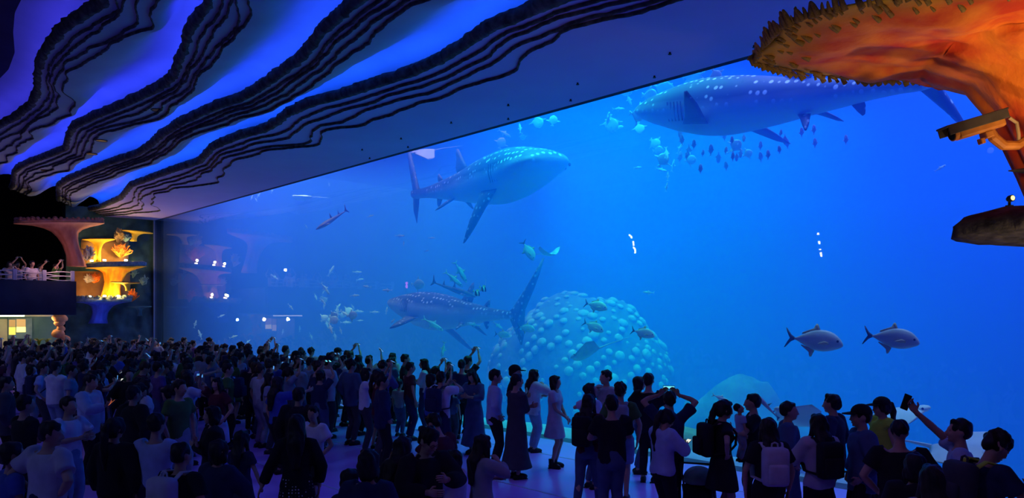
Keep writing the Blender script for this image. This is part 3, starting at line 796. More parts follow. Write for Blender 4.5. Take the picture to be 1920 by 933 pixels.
def whale_shark(label, nose, tail, roll=0, bend=.0, pect_near=25, pect_far=38, tail_yaw=0, tail_roll=0, tail_size=1.0):
    """nose and tail root as world points"""
    nose, tail = Vector(nose), Vector(tail)
    L = (nose - tail).length/.93
    M = frame_from(nose - tail, (0, 0, 1)) @ Matrix.Rotation(math.radians(roll), 3, 'X')
    t = thing('whale_shark', label, 'shark', nose.lerp(tail, .45))
    t.rotation_euler = M.to_euler()
    X = lambda f: (.45*.93 - f)*L
    bd = lambda x: bend*L*((x/L)**2)*2
    S = [(0,.008,.028,.006),(.006,.008,.062,.018),(.02,.006,.080,.030),(.05,.004,.092,.043),(.10,.002,.097,.058),(.16,0,.097,.073),(.23,-.002,.094,.084),(.32,-.004,.086,.087),(.42,-.002,.073,.078),(.52,.0,.057,.064),(.62,.004,.042,.049),(.72,.008,.029,.036),(.80,.012,.020,.026),(.87,.015,.014,.020),(.93,.018,.010,.018),(.96,.022,.006,.014)]
    secs = lerp_secs(S, 48)
    body = loft('body', [(X(a), z*L, w*L, h*L) for a, z, w, h in secs], ws_skin, t, 28, bend=bd)
    # tail fin
    to = [(0, .010), (-.03, .03), (-.10, .13), (-.165, .235), (-.175, .235), (-.150, .15), (-.115, .06), (-.10, .02), (-.115, -.04), (-.135, -.105), (-.125, -.108), (-.075, -.06), (-.02, -.008)]
    tf = fin('tail_fin', [(a*L*tail_size, b*L*tail_size) for a, b in to], .010*L, ws_fin, t, off=(X(.90), bd(X(.9)), .016*L), rot=(math.radians(tail_roll), 0, math.radians(tail_yaw)))
    fin('dorsal_fin', [(.0, 0), (-.05, .045), (-.085, .088), (-.105, .092), (-.100, .05), (-.115, .012), (-.11, 0)], .010*L, ws_fin, t) if False else None
    d1 = [(0, -.01), (-.035, .03), (-.07, .082), (-.088, .088), (-.086, .05), (-.105, .012), (-.095, -.012)]
    fin('dorsal_fin', [(a*L, b*L) for a, b in d1], .008*L, ws_fin, t, off=(X(.52), bd(X(.52)), .056*L))
    d2 = [(0, -.005), (-.025, .022), (-.04, .034), (-.048, .03), (-.05, .008), (-.045, -.005)]
    fin('second_dorsal_fin', [(a*L, b*L) for a, b in d2], .005*L, ws_fin, t, off=(X(.71), bd(X(.71)), .040*L))
    fin('anal_fin', [(a*L, -b*L) for a, b in d2], .005*L, ws_fin, t, off=(X(.73), bd(X(.73)), -.018*L))
    pc = [(0.02, 0), (-.03, .05), (-.085, .12), (-.130, .172), (-.145, .175), (-.130, .11), (-.105, .05), (-.085, 0)]
    for s, ang in ((1, pect_near), (-1, pect_far)):
        fin('pectoral_fin', [(a*L, s*b*L) for a, b in pc], .008*L, ws_pect if False else ws_fin, t, 'xy', off=(X(.235), s*.078*L, -.045*L), rot=(math.radians(-s*ang), 0, 0))
        fin('pelvic_fin', [(a*L*.42, s*b*L*.38) for a, b in pc], .004*L, ws_fin, t, 'xy', off=(X(.60), s*.026*L + bd(X(.6)), -.036*L), rot=(math.radians(-s*35), 0, 0))
        bm = bmesh.new(); bm_ellipsoid(bm, (X(.055), s*.092*L, .0), (.006*L, .003*L, .006*L), None, 8, 6); bm_obj('eye', bm, eye_m, t, True)
        for g in range(5):
            bm = bmesh.new(); bm_tube(bm, [(X(.175 + .014*g), s*.0965*L, .028*L), (X(.177 + .014*g), s*.0985*L, 0), (X(.175 + .014*g), s*.094*L, -.03*L)], .0016*L, 5); bm_obj('gill_slit', bm, mat('gill', (.05,.07,.1)), t)
    # wide mouth under the snout
    bm = bmesh.new(); bm_tube(bm, [(X(.026) - .03*L*abs(k)**2.2, .075*L*k, -.012*L) for k in [q/8 for q in range(-8, 9)]], .0045*L, 6); bm_obj('mouth', bm, mat('gill', (.05,.07,.1)), t)
    return t
def lerp_secs(S, n):
    P = lerp_curve([Vector(s) if len(s) <= 4 else s for s in [(a, b, c) for a, b, c, d in S]], n)
    Q = lerp_curve([(d, 0, 0) for a, b, c, d in S], n)
    return [(p.x, p.y, max(.0005, p.z), max(.0005, q.x)) for p, q in zip(P, Q)]
whale_shark('large spotted whale shark nearest the glass, swimming left beneath the orange coral cap', at_y(1222, 206, 16.0), at_y(1738, 168, 14.9), roll=-16, pect_near=-38, bend=.04, tail_yaw=12, tail_roll=150, tail_size=.62)
whale_shark('spotted whale shark swimming right in the middle of the tank, its back brightly lit', at_y(1042, 303, 15.6), at_y(792, 372, 17.2), roll=6, pect_near=-28, pect_far=72, bend=-.05, tail_yaw=-15)
whale_shark('faint hazy whale shark swimming left low in the background', at_y(752, 574, 18.2), at_y(962, 600, 17.4), roll=10, bend=.03)

# ---------------------------------------------------------------- smaller fish: kinds
silver = noisy('silver_fish', (.55, .60, .48), (.74, .74, .56), 3, 4, .4, stretch=(1, 1, 3))
goldfin = mat('gold_fin', (.60, .50, .22), .6)
darkfin = mat('dark_fin', (.06, .08, .10), .6)
cyanf = noisy('pale_fish', (.60, .78, .66), (.78, .88, .74), 3, 4, .45)
rosef = noisy('rose_fish', (.34, .20, .24), (.46, .30, .34), 3, 4, .5)
def banded():
    m = mat('banner_bands', (.8,.8,.75), .5); nt = m.node_tree; b = nt.nodes['Principled BSDF']
    tc = nt.nodes.new('ShaderNodeTexCoord'); wv = nt.nodes.new('ShaderNodeTexWave'); wv.inputs['Scale'].default_value = 1.0; wv.bands_direction = 'DIAGONAL'
    wv.inputs['Scale'].default_value = 1.25; wv.inputs['Phase Offset'].default_value = 1.2
    cr = nt.nodes.new('ShaderNodeValToRGB'); cr.color_ramp.elements[0].position = .48; cr.color_ramp.elements[1].position = .54
    cr.color_ramp.elements[0].color = (.01,.01,.015,1); cr.color_ramp.elements[1].color = (.85,.85,.75,1)
    nt.links.new(tc.outputs['Object'], wv.inputs[0]); nt.links.new(wv.outputs[0], cr.inputs[0]); nt.links.new(cr.outputs[0], b.inputs['Base Color']); return m
def make_fish(kind):
    """unit-length fish along +x, returns list of (name, object) under a holder"""
    t = bpy.data.objects.new('fish', None); COL.objects.link(t)
    if kind == 'trevally':
        S = [(.46,-.03,.008,.012),(.43,-.02,.035,.06),(.38,-.005,.052,.10),(.30,.008,.066,.15),(.18,.012,.072,.185),(.05,.01,.066,.185),(-.08,.008,.052,.15),(-.2,.004,.034,.09),(-.29,.0,.018,.035),(-.34,0,.012,.02)]
        bmt, fm = silver, goldfin
    elif kind == 'slim':
        S = [(.48,-.01,.006,.01),(.44,-.005,.03,.04),(.36,0,.045,.07),(.2,.0,.055,.095),(.05,0,.05,.09),(-.1,0,.038,.07),(-.25,0,.022,.04),(-.36,0,.012,.02)]
        bmt, fm = cyanf, cyanf
    elif kind == 'rose':
        S = [(.46,-.01,.01,.02),(.40,0,.05,.09),(.28,.01,.07,.15),(.1,.01,.075,.17),(-.08,0,.055,.13),(-.24,0,.03,.07),(-.34,0,.014,.03)]
        bmt, fm = rosef, rosef
    elif kind == 'batfish':
        S = [(.46,-.02,.008,.02),(.42,0,.035,.11),(.34,.01,.055,.24),(.2,.02,.068,.34),(.02,.01,.064,.36),(-.14,0,.046,.28),(-.26,0,.026,.14),(-.34,0,.014,.05)]
        bmt, fm = cyanf, cyanf
    else:
        S = [(.5,-.03,.006,.012),(.44,-.02,.025,.06),(.36,0,.045,.16),(.22,.02,.058,.27),(.05,.01,.055,.29),(-.1,0,.042,.22),(-.22,0,.024,.10),(-.30,0,.012,.05)]
        bmt, fm = banded(), mat('banner_yellow', (.75,.62,.12), .6)
    secs = lerp_secs(S, 16)
    loft('body', secs, bmt, t, 14)
    tip = S[-1][0]
    if kind in ('trevally', 'slim', 'rose'):
        k = 1.0 if kind == 'trevally' else .75
        fin('tail_fin', [(.02,.012),(-.06,.06*k),(-.145,.17*k),(-.165,.175*k),(-.12,.08*k),(-.075,0),(-.12,-.08*k),(-.165,-.175*k),(-.145,-.17*k),(-.06,-.06*k),(.02,-.012)], .008, darkfin if kind == 'trevally' else fm, t, off=(tip, 0, 0))
    else:
        fin('tail_fin', [(.02,.03),(-.10,.13),(-.14,.13),(-.12,0),(-.14,-.13),(-.10,-.13),(.02,-.03)], .008, fm, t, off=(tip, 0, 0))
    top = max(s[3] for s in S)
    if kind == 'bannerfish':
        fin('dorsal_fin', [(.12,-.03),(.06,.10),(-.02,.14),(-.2,.08),(-.26,-.1),(-.2,-.14),(0,-.05)], .008, fm, t, off=(.05, 0, top))
        bm = bmesh.new(); bm_tube(bm, [(.10,0,top-.02),(.02,0,top+.25),(-.16,0,top+.55),(-.42,0,top+.82)], [.022,.018,.012,.004], 6); bm_obj('streamer', bm, mat('streamer', (.8,.8,.75)), t)
        fin('anal_fin', [(.02,.05),(-.05,-.10),(-.14,-.10),(-.2,.06)], .008, mat('streamer', (.8,.8,.75)), t, off=(0, 0, -top+.03))
    else:
        hgt = .10 if kind != 'batfish' else .24
        fin('dorsal_fin', [(.06,-.01),(.01,hgt),(-.02,hgt*1.15),(-.05,hgt*.35),(-.24,.02 - top*.42),(-.25,-top*.5),(-.05,-.04)], .007, fm, t, off=(.02, 0, top*.98))
        fin('anal_fin', [(.03,.01),(-.01,-hgt),(-.04,-hgt*1.1),(-.06,-hgt*.3),(-.2,top*.38),(-.21,top*.5),(-.04,.04)], .007, fm, t, off=(-.02, 0, -top*.98))
    for s in (1, -1):
        fin('pectoral_fin', [(.0,.02),(-.07,.035),(-.17,-.01),(-.175,-.025),(-.08,-.03),(0,-.02)], .005, fm, t, off=(.24, s*S[3][2]*1.02, -.03), rot=(0, 0, math.radians(-s*18)))
        bm = bmesh.new(); bm_ellipsoid(bm, (.375, s*S[2][2]*.95, .025), (.022, .012, .022), None, 8, 6); bm_obj('eye', bm, eye_m, t, True)
    return t
PROTO = {k: make_fish(k) for k in ('trevally', 'slim', 'rose', 'batfish', 'bannerfish')}
def put_fish(kind, name, label, u, v, px, ang, y, toward=0.0, group=None, roll=0):
    """kind at photo point (u,v), px long, head pointing ang degrees (0 right, 90 up), at depth y in the tank"""
    while True:
        p = at_y(u, v, y)
        if (p.x > X_LEFT + .6 and p.z < TANK_Z1 - .5) or y < 13.2: break
        y -= .4
    D = y / ray(u, v).y
    r = ray(u, v).normalized(); right = r.cross(Vector((0,0,1))).normalized(); up = right.cross(r)
    a = math.radians(ang); hd = (right*math.cos(a) + up*math.sin(a) - r*toward).normalized()
    L = px/FOC*D*math.sqrt(1 + toward*toward)
    upv = up*math.cos(a) - right*math.sin(a)
    if upv.z < 0: upv = -upv
    if abs(math.cos(a)) < .25: upv = Vector((0, 0, 1)) if abs(hd.z) < .9 else right
    M = frame_from(hd, upv) @ Matrix.Rotation(math.radians(roll), 3, 'X')
    t = copy_tree(PROTO[kind]); t.name = name; t.location = p; t.rotation_euler = M.to_euler(); t.scale = (L, L, L)
    tag(t, label, 'fish', group); return t
T = 'trevally'
put_fish(T, 'trevally', 'silver trevally at the top of the four swimming right before the knobbly coral mound', 1118, 573, 46, -14, 15.0, .4)
put_fish(T, 'trevally', 'silver trevally heading down to the right, below the topmost one at the coral mound', 1113, 612, 44, -24, 15.0, .4)
put_fish(T, 'trevally', 'silver trevally at the right edge of the coral mound, fins spread', 1206, 624, 47, -14, 14.5, .3)
put_fish(T, 'trevally', 'small gold tinted trevally at the left foot of the coral mound', 942, 627, 30, -6, 16.0, .5)
put_fish(T, 'trevally', 'greyish trevally beside the tail of the hazy whale shark', 987, 615, 36, -10, 15.5, .4)
put_fish(T, 'trevally', 'silver trevally diving beside the small eagle ray', 991, 470, 44, -58, 15.0, .3)
put_fish(T, 'trevally', 'left one of the two large silver trevallies swimming right at the right of the tank', 1528, 638, 106, -6, 13.2, .2)
put_fish(T, 'trevally', 'right one of the two large silver trevallies swimming right at the right of the tank', 1673, 634, 100, -7, 13.2, .2)
put_fish('bannerfish', 'bannerfish', 'black and white bannerfish, lower one of the pair with trailing streamers', 893, 549, 17, -35, 14.0, .2)
put_fish('bannerfish', 'bannerfish', 'black and white bannerfish, upper one of the pair with trailing streamers', 905, 541, 17, -35, 14.2, .2)
put_fish('slim', 'slender_fish', 'pale green slender fish, right one of the two diving above the hazy whale shark', 864, 510, 46, -60, 15.0)
put_fish('slim', 'slender_fish', 'pale green slender fish, left one of the two diving above the hazy whale shark', 851, 523, 44, -40, 15.2)
put_fish('slim', 'slender_fish', 'bright mint slender fish under the head of the hazy whale shark', 812, 608, 46, -32, 15.0)
put_fish('slim', 'slender_fish', 'bright mint fish under the belly of the hazy whale shark', 888, 608, 26, 165, 16.0)
put_fish('slim', 'slender_fish', 'bright mint fish above the small gold tinted trevally', 934, 610, 24, -38, 16.5)
put_fish('slim', 'slender_fish', 'mint fish seen tail up above the crowd beneath the hazy whale shark', 831, 655, 30, -100, 13.5)
put_fish('batfish', 'batfish', 'pale green round fish beside the small pink light', 784, 533, 26, 0, 16.5)
put_fish('slim', 'slender_fish', 'dim green fish heading down left of the bowmouth ray', 610, 541, 28, -55, 16.5)
put_fish('slim', 'slender_fish', 'dim green fish heading up below the bowmouth ray', 621, 508, 24, 62, 18)
put_fish('slim', 'slender_fish', 'mint fish alone at the left between two reflections', 515, 519, 16, -35, 16)
put_fish('slim', 'slender_fish', 'bright mint fish just right of the green sign reflection', 545, 575, 16, -50, 15.5)
put_fish('slim', 'slender_fish', 'mint fish over the heads at the far left of the window', 415, 592, 14, 25, 14)
put_fish('slim', 'slender_fish', 'mint fish pointing up over the crowd, left one of two', 366, 607, 16, 75, 14)
put_fish('slim', 'slender_fish', 'mint fish pointing up over the crowd, right one of two', 375, 627, 20, 108, 13.6)
put_fish('slim', 'slender_fish', 'mint fish low over the crowd right of the far window end', 438, 631, 16, 20, 13.6)
put_fish('slim', 'slender_fish', 'lone mint fish high between the two big whale sharks', 1196, 314, 16, 4, 17)
put_fish('slim', 'slender_fish', 'lone blue fish at the right below the security camera', 1763, 315, 22, 30, 17)
put_fish('slim', 'slender_fish', 'mint fish right of the coral mound top', 1216, 548, 22, 175, 17)
put_fish('slim', 'slender_fish', 'bright green fish over the head of the woman with a dark backpack', 1352, 746, 34, -20, 13.0)
# school in the light under the soffit
sch = random.Random(11)
for k, (u, v, px, an) in enumerate([(1180,188,26,-70),(1172,165,34,-50),(1146,232,34,-80),(1140,224,28,80),(1199,240,22,-75),(1197,214,34,-8),(1215,222,26,-40),(1262,178,30,20),(1246,170,34,60),(1258,160,24,140),(1218,180,30,-10),(1300,148,34,-60),(1318,152,30,-75),(1342,140,26,-60),(1290,140,24,30),(1160,204,22,0),(1176,148,30,10),(1190,160,24,-30),(1155,240,28,10),(1008,228,26,-70),(1037,226,20,80),(975,240,18,95),(980,256,14,-80),(940,268,22,70),(946,250,26,-30)]):
    put_fish('batfish' if k % 3 else 'slim', 'schooling_fish', ('bright mint fish schooling left of the largest whale shark' if u > 1100 else 'small mint fish below the soffit above the middle whale shark'), u, v, px*1.05, an, sch.uniform(15.5, 20), sch.uniform(-.6, .6), group=('school left of the largest whale shark' if u > 1100 else 'small fish above the middle whale shark'))
for k in range(30):
    u = sch.uniform(1275, 1480); v = 232 + (u-1275)*.02 + sch.uniform(0, 92)*(1 - abs(u-1340)/300)
    put_fish('rose', 'hanging_fish', 'dull rose fish hanging below the largest whale shark', u, v, sch.uniform(15, 24), sch.choice([88, 95, 82, -92]), sch.uniform(17, 20), sch.uniform(-.2, .2), group='rose fish hanging below the largest whale shark')
for u, v in [(1526,243),(1503,248),(1586,262),(1440,290),(1528,268)]:
    put_fish('rose', 'hanging_fish', 'dull rose fish hanging below the largest whale shark', u, v, 20, 90, 17.5, 0, group='rose fish hanging below the largest whale shark')
for k, (u, v, px) in enumerate([(1250,288,26),(1243,300,30),(1262,310,24),(1234,282,22),(1275,278,24),(1380,274,28),(1374,280,24),(1402,288,20),(1240,318,22),(1228,268,24),(1252,330,18),(1295,300,24)]):
    put_fish('batfish' if k % 2 else 'slim', 'schooling_fish', 'green fish clustered under the head of the largest whale shark', u, v, px, sch.uniform(-90, 90), sch.uniform(17, 20), sch.uniform(-.5, .5), group='green cluster under the largest whale shark')
# cluster at the left, low
for k in range(26):
    u = sch.choice([sch.gauss(618, 10), sch.gauss(655, 16)]); v = sch.gauss(592, 14)
    put_fish('batfish' if k % 3 == 0 else 'slim', 'schooling_fish', 'hazy green fish in the low left cluster', u, v, sch.uniform(12, 24), sch.uniform(-90, 90), sch.uniform(15, 20), sch.uniform(-.5, .5), group='low cluster of green fish at the left')
for k, (u, v, px, an) in enumerate([(592,556,14,-70),(606,548,10,60),(670,510,18,0),(675,524,14,10),(688,537,16,170),(665,554,18,5),(726,544,20,180),(703,585,20,0),(725,582,14,80),(736,602,14,50),(583,630,16,-70),(530,622,12,80),(562,616,12,90),(480,374,10,-60),(472,370,10,70),(485,366,12,60),(510,357,10,80),(617,345,10,-80),(574,424,10,-60),(750,442,20,0),(757,456,10,90),(800,470,10,10),(810,446,14,0),(465,640,12,40),(1250,350,18,80),(695,405,14,20),(628,630,20,-80)]):
    put_fish('slim', 'scattered_fish', 'small hazy fish scattered through the left of the tank', u, v, px, an, sch.uniform(16, 22), sch.uniform(-.4, .4), group='small hazy fish in the left of the tank')
_gr = {}
for o in list(COL.objects):
    if o.get('category') == 'fish' and o.get('group'):
        d = o.location - EYE; _gr.setdefault(o['label'], []).append((d.dot(RGT)/d.dot(FWD), o))
for lab, lst in _gr.items():
    lst.sort(key=lambda q: q[0])
    for i, (_, o) in enumerate(lst): o['label'] = f'{lab}, {ordinal(i)} from left'
for o in PROTO.values():
    for c in list(o.children): bpy.data.objects.remove(c)
    bpy.data.objects.remove(o)

# ---------------------------------------------------------------- rays and small sharks
ray_top = noisy('ray_top', (.28, .34, .36), (.42, .47, .46), 2, 4, .6)
ray_pale = noisy('ray_pale', (.55, .60, .58), (.68, .70, .66), 2, 4, .6)
def wing_body(t, L, W, thick, m, flap=.25, n=16, pointed=True):
    """flat body with wings: L long, W span"""
    V = []; F = []; nx_ = 12
    for side in (1, -1):
        b = len(V)
        for i in range(n+1):
            f = i/n*2 - 1; a = abs(f)
            lead = L*.5*(1 - a**1.5*.75) if pointed else L*.5*math.sqrt(max(0, 1 - a*a))
            trail = -L*.42*(1 - a**.9) - L*.10*a if pointed else -L*.5*math.sqrt(max(0, 1 - a*a))
            if a == 1: trail = lead - .02*L
            for j in range(nx_+1):
                g = j/nx_; x = lead + (trail-lead)*g
                h = thick*(1-a)**1.1*math.sin(math.pi*min(1, max(0, g)))**.7
                V.append(Vector((x, f*W/2, side*h + flap*W*.5*a**2.0)))
        for i in range(n):
            for j in range(nx_):
                q = b + i*(nx_+1) + j; fc = (q, q+1, q+nx_+2, q+nx_+1); F.append(fc if side < 0 else fc[::-1])
    o = mesh_obj('wings', V, F, m, t)
    bmv = bmesh.new(); bmv.from_mesh(o.data); bmesh.ops.remove_doubles(bmv, verts=bmv.verts, dist=1e-5); bmv.to_mesh(o.data); bmv.free(); return o
def place_img(t, u, v, y, ang, toward, roll):
    r = ray(u, v).normalized(); right = r.cross(Vector((0,0,1))).normalized(); up = right.cross(r); a = math.radians(ang)
    hd = right*math.cos(a) + up*math.sin(a) - r*toward
    upv = up*math.cos(a) - right*math.sin(a)
    if upv.z < 0: upv = -upv
    t.location = at_y(u, v, y); t.rotation_euler = (frame_from(hd, upv) @ Matrix.Rotation(math.radians(roll), 3, 'X')).to_euler()
def ray_fish(name, label, u, v, y, ang, toward, roll, L, W, m, flap=.25, tail=1.0, pointed=True):
    t = thing(name, label, 'ray'); place_img(t, u, v, y, ang, toward, roll)
    wing_body(t, L, W, L*.10, m, flap, pointed=pointed)
    bm = bmesh.new(); bm_ellipsoid(bm, (L*.40, 0, .02*L), (L*.16, L*.12, L*.07), None, 10, 8); bm_obj('head', bm, m, t, True)
    bm = bmesh.new(); bm_tube(bm, [(-L*.38,0,0), (-L*.7,0,.02), (-L*(.5+tail),0,.0)], [L*.03, L*.016, L*.004], 6); bm_obj('tail', bm, m, t)
    for s in (1, -1):
        bm = bmesh.new(); bm_ellipsoid(bm, (L*.44, s*L*.10, L*.04), (L*.025,)*3, None, 6, 5); bm_obj('eye', bm, eye_m, t)
    return t
ray_fish('eagle_ray', 'small pale eagle ray with raised wings beside the diving trevally', 1029, 477, 15.5, 0, .9, 0, .45, .85, ray_pale, .55)
ray_fish('manta_ray', 'ray half hidden by the soffit above the tail of the middle whale shark', 797, 284, 17, 190, .3, -12, 1.0, 1.6, ray_pale, -.2)
ray_fish('stingray', 'mint lit stingray high at the left under the soffit', 568, 369, 17, 180, .2, 10, .9, 1.3, ray_pale, -.12, pointed=False)
ray_fish('stingray', 'hazy ray gliding over the lower slope of the coral mound', 1102, 660, 15.2, 200, .3, 20, .9, 1.2, ray_top, .1)
ray_fish('stingray', 'large pale ray gliding low behind the man with the raised phone', 1800, 845, 13.0, -6, .5, 24, 1.15, 1.5, ray_pale, .12, .9)
ray_fish('stingray', 'pale ray behind the boy in the denim jacket at the right', 1500, 785, 13.2, 160, .4, 25, .9, 1.2, ray_pale, .1)
ray_fish('stingray', 'mint lit ray behind the head of the bald person at the right', 1688, 772, 14.2, 10, .3, 12, .9, 1.1, cyanf, -.3, pointed=False)
def small_shark(name, label, u, v, y, ang, toward, L, m, wedge=False, roll=0):
    t = thing(name, label, 'shark'); place_img(t, u, v, y, ang, toward, roll)
    S = [(.5,0,.008,.006),(.47,0,.04,.02),(.40,0,.075 if wedge else .05,.04),(.28,0,.10 if wedge else .062,.06),(.12,.0,.07 if wedge else .06,.065),(-.05,0,.045,.05),(-.22,.004,.026,.03),(-.38,.008,.013,.017),(-.44,.01,.008,.011)]
    loft('body', [(a*L, b*L, c*L, d*L) for a, b, c, d in lerp_secs(S, 24)], m, t, 16)
    d1 = [(0,-.01),(-.03,.05),(-.055,.115),(-.07,.11),(-.065,.05),(-.075,0),(-.07,-.01)]
    fin('dorsal_fin', [(a*L, b*L) for a, b in d1], .006*L, ws_fin, t, off=(.02*L, 0, .055*L))
    fin('second_dorsal_fin', [(a*L*.85, b*L*.85) for a, b in d1], .005*L, ws_fin, t, off=(-.22*L, 0, .03*L))
    fin('tail_fin', [(a*L, b*L) for a, b in [(0,.01),(-.05,.06),(-.10,.16),(-.115,.16),(-.095,.07),(-.085,.01),(-.11,-.08),(-.10,-.085),(-.04,-.02)]], .006*L, ws_fin, t, off=(-.42*L, 0, .01*L))
    for s in (1, -1):
        k = 1.0 if not wedge else .95
        fin('pectoral_fin', [(a*L, s*b*L*k) for a, b in [(.03,0),(-.03,.08),(-.09,.15),(-.105,.145),(-.09,.06),(-.08,0)]], .006*L, m, t, 'xy', off=(.24*L, s*.055*L, -.02*L), rot=(math.radians(-s*18), 0, 0))
        bm = bmesh.new(); bm_ellipsoid(bm, (.42*L, s*(.07 if wedge else .05)*L, .015*L), (.008*L,)*3, None, 6, 5); bm_obj('eye', bm, eye_m, t)
    return t
grey_skin = shark_skin('grey_shark_skin', (.10, .13, .16), (.5, .55, .52), (.16, .2, .22), 3, .1, -.03, .1)
small_shark('bowmouth_ray', 'bowmouth shark ray with two tall dorsal fins swimming left, upper left of the tank', 622, 412, 15.5, 213, .35, 1.55, grey_skin, True)
small_shark('reef_shark', 'faint small grey shark just above the hazy whale shark', 852, 543, 16.6, -18, 0, 1.6, grey_skin)
small_shark('reef_shark', 'slim pinkish tail and fin of a fish behind the couple with the baby', 1437, 760, 13.0, 132, 0, .62, rosef)

# ---------------------------------------------------------------- coral mound and rocks on the tank bed
mound_m = noisy('mound_rock', (.09, .15, .21), (.14, .22, .28), 1.6, 6, .9, .6, .05)
knob_m = noisy('mound_knob', (.36, .46, .50), (.46, .54, .56), 3, 4, .8)
mc = at_y(1085, 640, 22.0); mc.z = -.2
mound = thing('coral_mound', 'broad dome of coral covered in pale round knobs on the tank bed', 'coral', mc)
bm = bmesh.new(); bmesh.ops.create_uvsphere(bm, u_segments=48, v_segments=24, radius=1)
for v in list(bm.verts):
    if v.co.z < -.85: bm.verts.remove(v)
def mound_r(d): return Vector((3.7*d.x, 3.2*d.y, 3.6*d.z))*(1 + .10*noise.noise(Vector(d)*1.8) + .03*noise.noise(Vector(d)*6))
for v in bm.verts: v.co = mound_r(v.co.normalized())
bm_obj('dome', bm, mound_m, mound, True)
km = bpy.data.meshes.new('knob'); bm = bmesh.new(); bm_ellipsoid(bm, (0,0,0), (1,1,.75), None, 8, 5); bm.to_mesh(km); bm.free(); km.materials.append(knob_m); km.polygons.foreach_set('use_smooth', [True]*len(km.polygons))
kr = random.Random(5); cnt = 0; ga = math.pi*(3 - math.sqrt(5))
for i in range(620):
    z = 1 - i/620*1.15; th = ga*i; rr_ = math.sqrt(max(0, 1 - z*z)); d = Vector((rr_*math.cos(th), rr_*math.sin(th), z))
    view = Vector((mc.x, mc.y, 0)).normalized()
    if d.dot(-view) < -.25 or cnt >= 290 or kr.random() < .38: continue
    o = bpy.data.objects.new('knob', km); COL.objects.link(o); o.parent = mound
    p = mound_r(d); s = kr.uniform(.06, .17); o.location = p; o.scale = (s*1.35, s*1.35, s); o.rotation_euler = d.to_track_quat('Z', 'Y').to_euler(); cnt += 1
def rock(label, u, v_top, y, w, h, m, seed, ribs=False):
    c = at_y(u, v_top, y); root = thing('rock', label, 'rock', (c.x, c.y, bed_z(y))); H = c.z - bed_z(y)
    bm = bmesh.new(); bmesh.ops.create_uvsphere(bm, u_segments=40, v_segments=24, radius=1)
    for q in list(bm.verts):
        if q.co.z < -.15: bm.verts.remove(q)
    for q in bm.verts:
        d = q.co.normalized(); k = 1 + .16*noise.noise(d*1.7 + Vector((seed, 0, 0))) + .05*noise.noise(d*5 + Vector((seed, 3, 0)))
        if ribs: k += .035*math.sin(d.z*34)
        q.co = Vector((d.x*w, d.y*w*.8, d.z*H))*k
    bm_obj('boulder', bm, m, root, True); return root
rock('hazy rounded rock with curved ridges on the tank bed right of the mound', 1392, 728, 19.5, 2.6, 0, mound_m, 1, True)
rock('low mossy green rock behind the man filming with raised arms', 1265, 795, 14.0, 1.0, 0, noisy('mossy_rock', (.20, .36, .18), (.34, .46, .24), 2, 6, .9, .6, .05), 2)
# ================================================================== PEOPLE: builder
SKIN = noisy('skin', (.42, .25, .17), (.50, .31, .22), 5, 3, .55)
LIP = mat('lips', (.35, .12, .10), .5)
EYE_W = mat('eye_dark', (.02, .015, .012), .25)
def cloth(name, c, k=.82):
    return noisy('cloth_' + name, tuple(x*k for x in c), c, 9, 5, .9, .35, .012, .35, .65)
CL = {
 'white': cloth('white', (.72,.72,.74)), 'pale_blue': cloth('pale_blue', (.42,.52,.70)), 'grey': cloth('grey', (.30,.31,.34)),
 'light_grey': cloth('light_grey', (.50,.51,.54)), 'black': cloth('black', (.012,.012,.016)), 'navy': cloth('navy', (.02,.03,.08)),
 'maroon': cloth('maroon', (.10,.018,.03)), 'denim': cloth('denim', (.07,.11,.20)), 'pale_denim': cloth('pale_denim', (.22,.30,.42)),
 'green': cloth('green', (.07,.16,.04)), 'blue': cloth('blue', (.05,.10,.40)), 'beige': cloth('beige', (.42,.38,.31)),
 'yellow_green': cloth('yellow_green', (.48,.62,.05)), 'dark_grey': cloth('dark_grey', (.06,.06,.07)), 'violet': cloth('violet', (.14,.07,.24)),
 'cream': cloth('cream', (.62,.60,.52)),
}
HAIR = noisy('hair_black', (.006, .005, .006), (.02, .016, .014), 30, 4, .55, .5, .01, stretch=(1, 1, .2))
HAIRB = noisy('hair_brown', (.03, .016, .01), (.07, .04, .022), 30, 4, .55, .5, .01, stretch=(1, 1, .2))
SHOE = {'black': mat('shoe_black', (.012,.012,.015), .5), 'white': mat('shoe_white', (.62,.62,.64), .6)}
REMESH = []   # (object, smooth iterations, noise amplitude, noise scale, extra bmesh, seed)

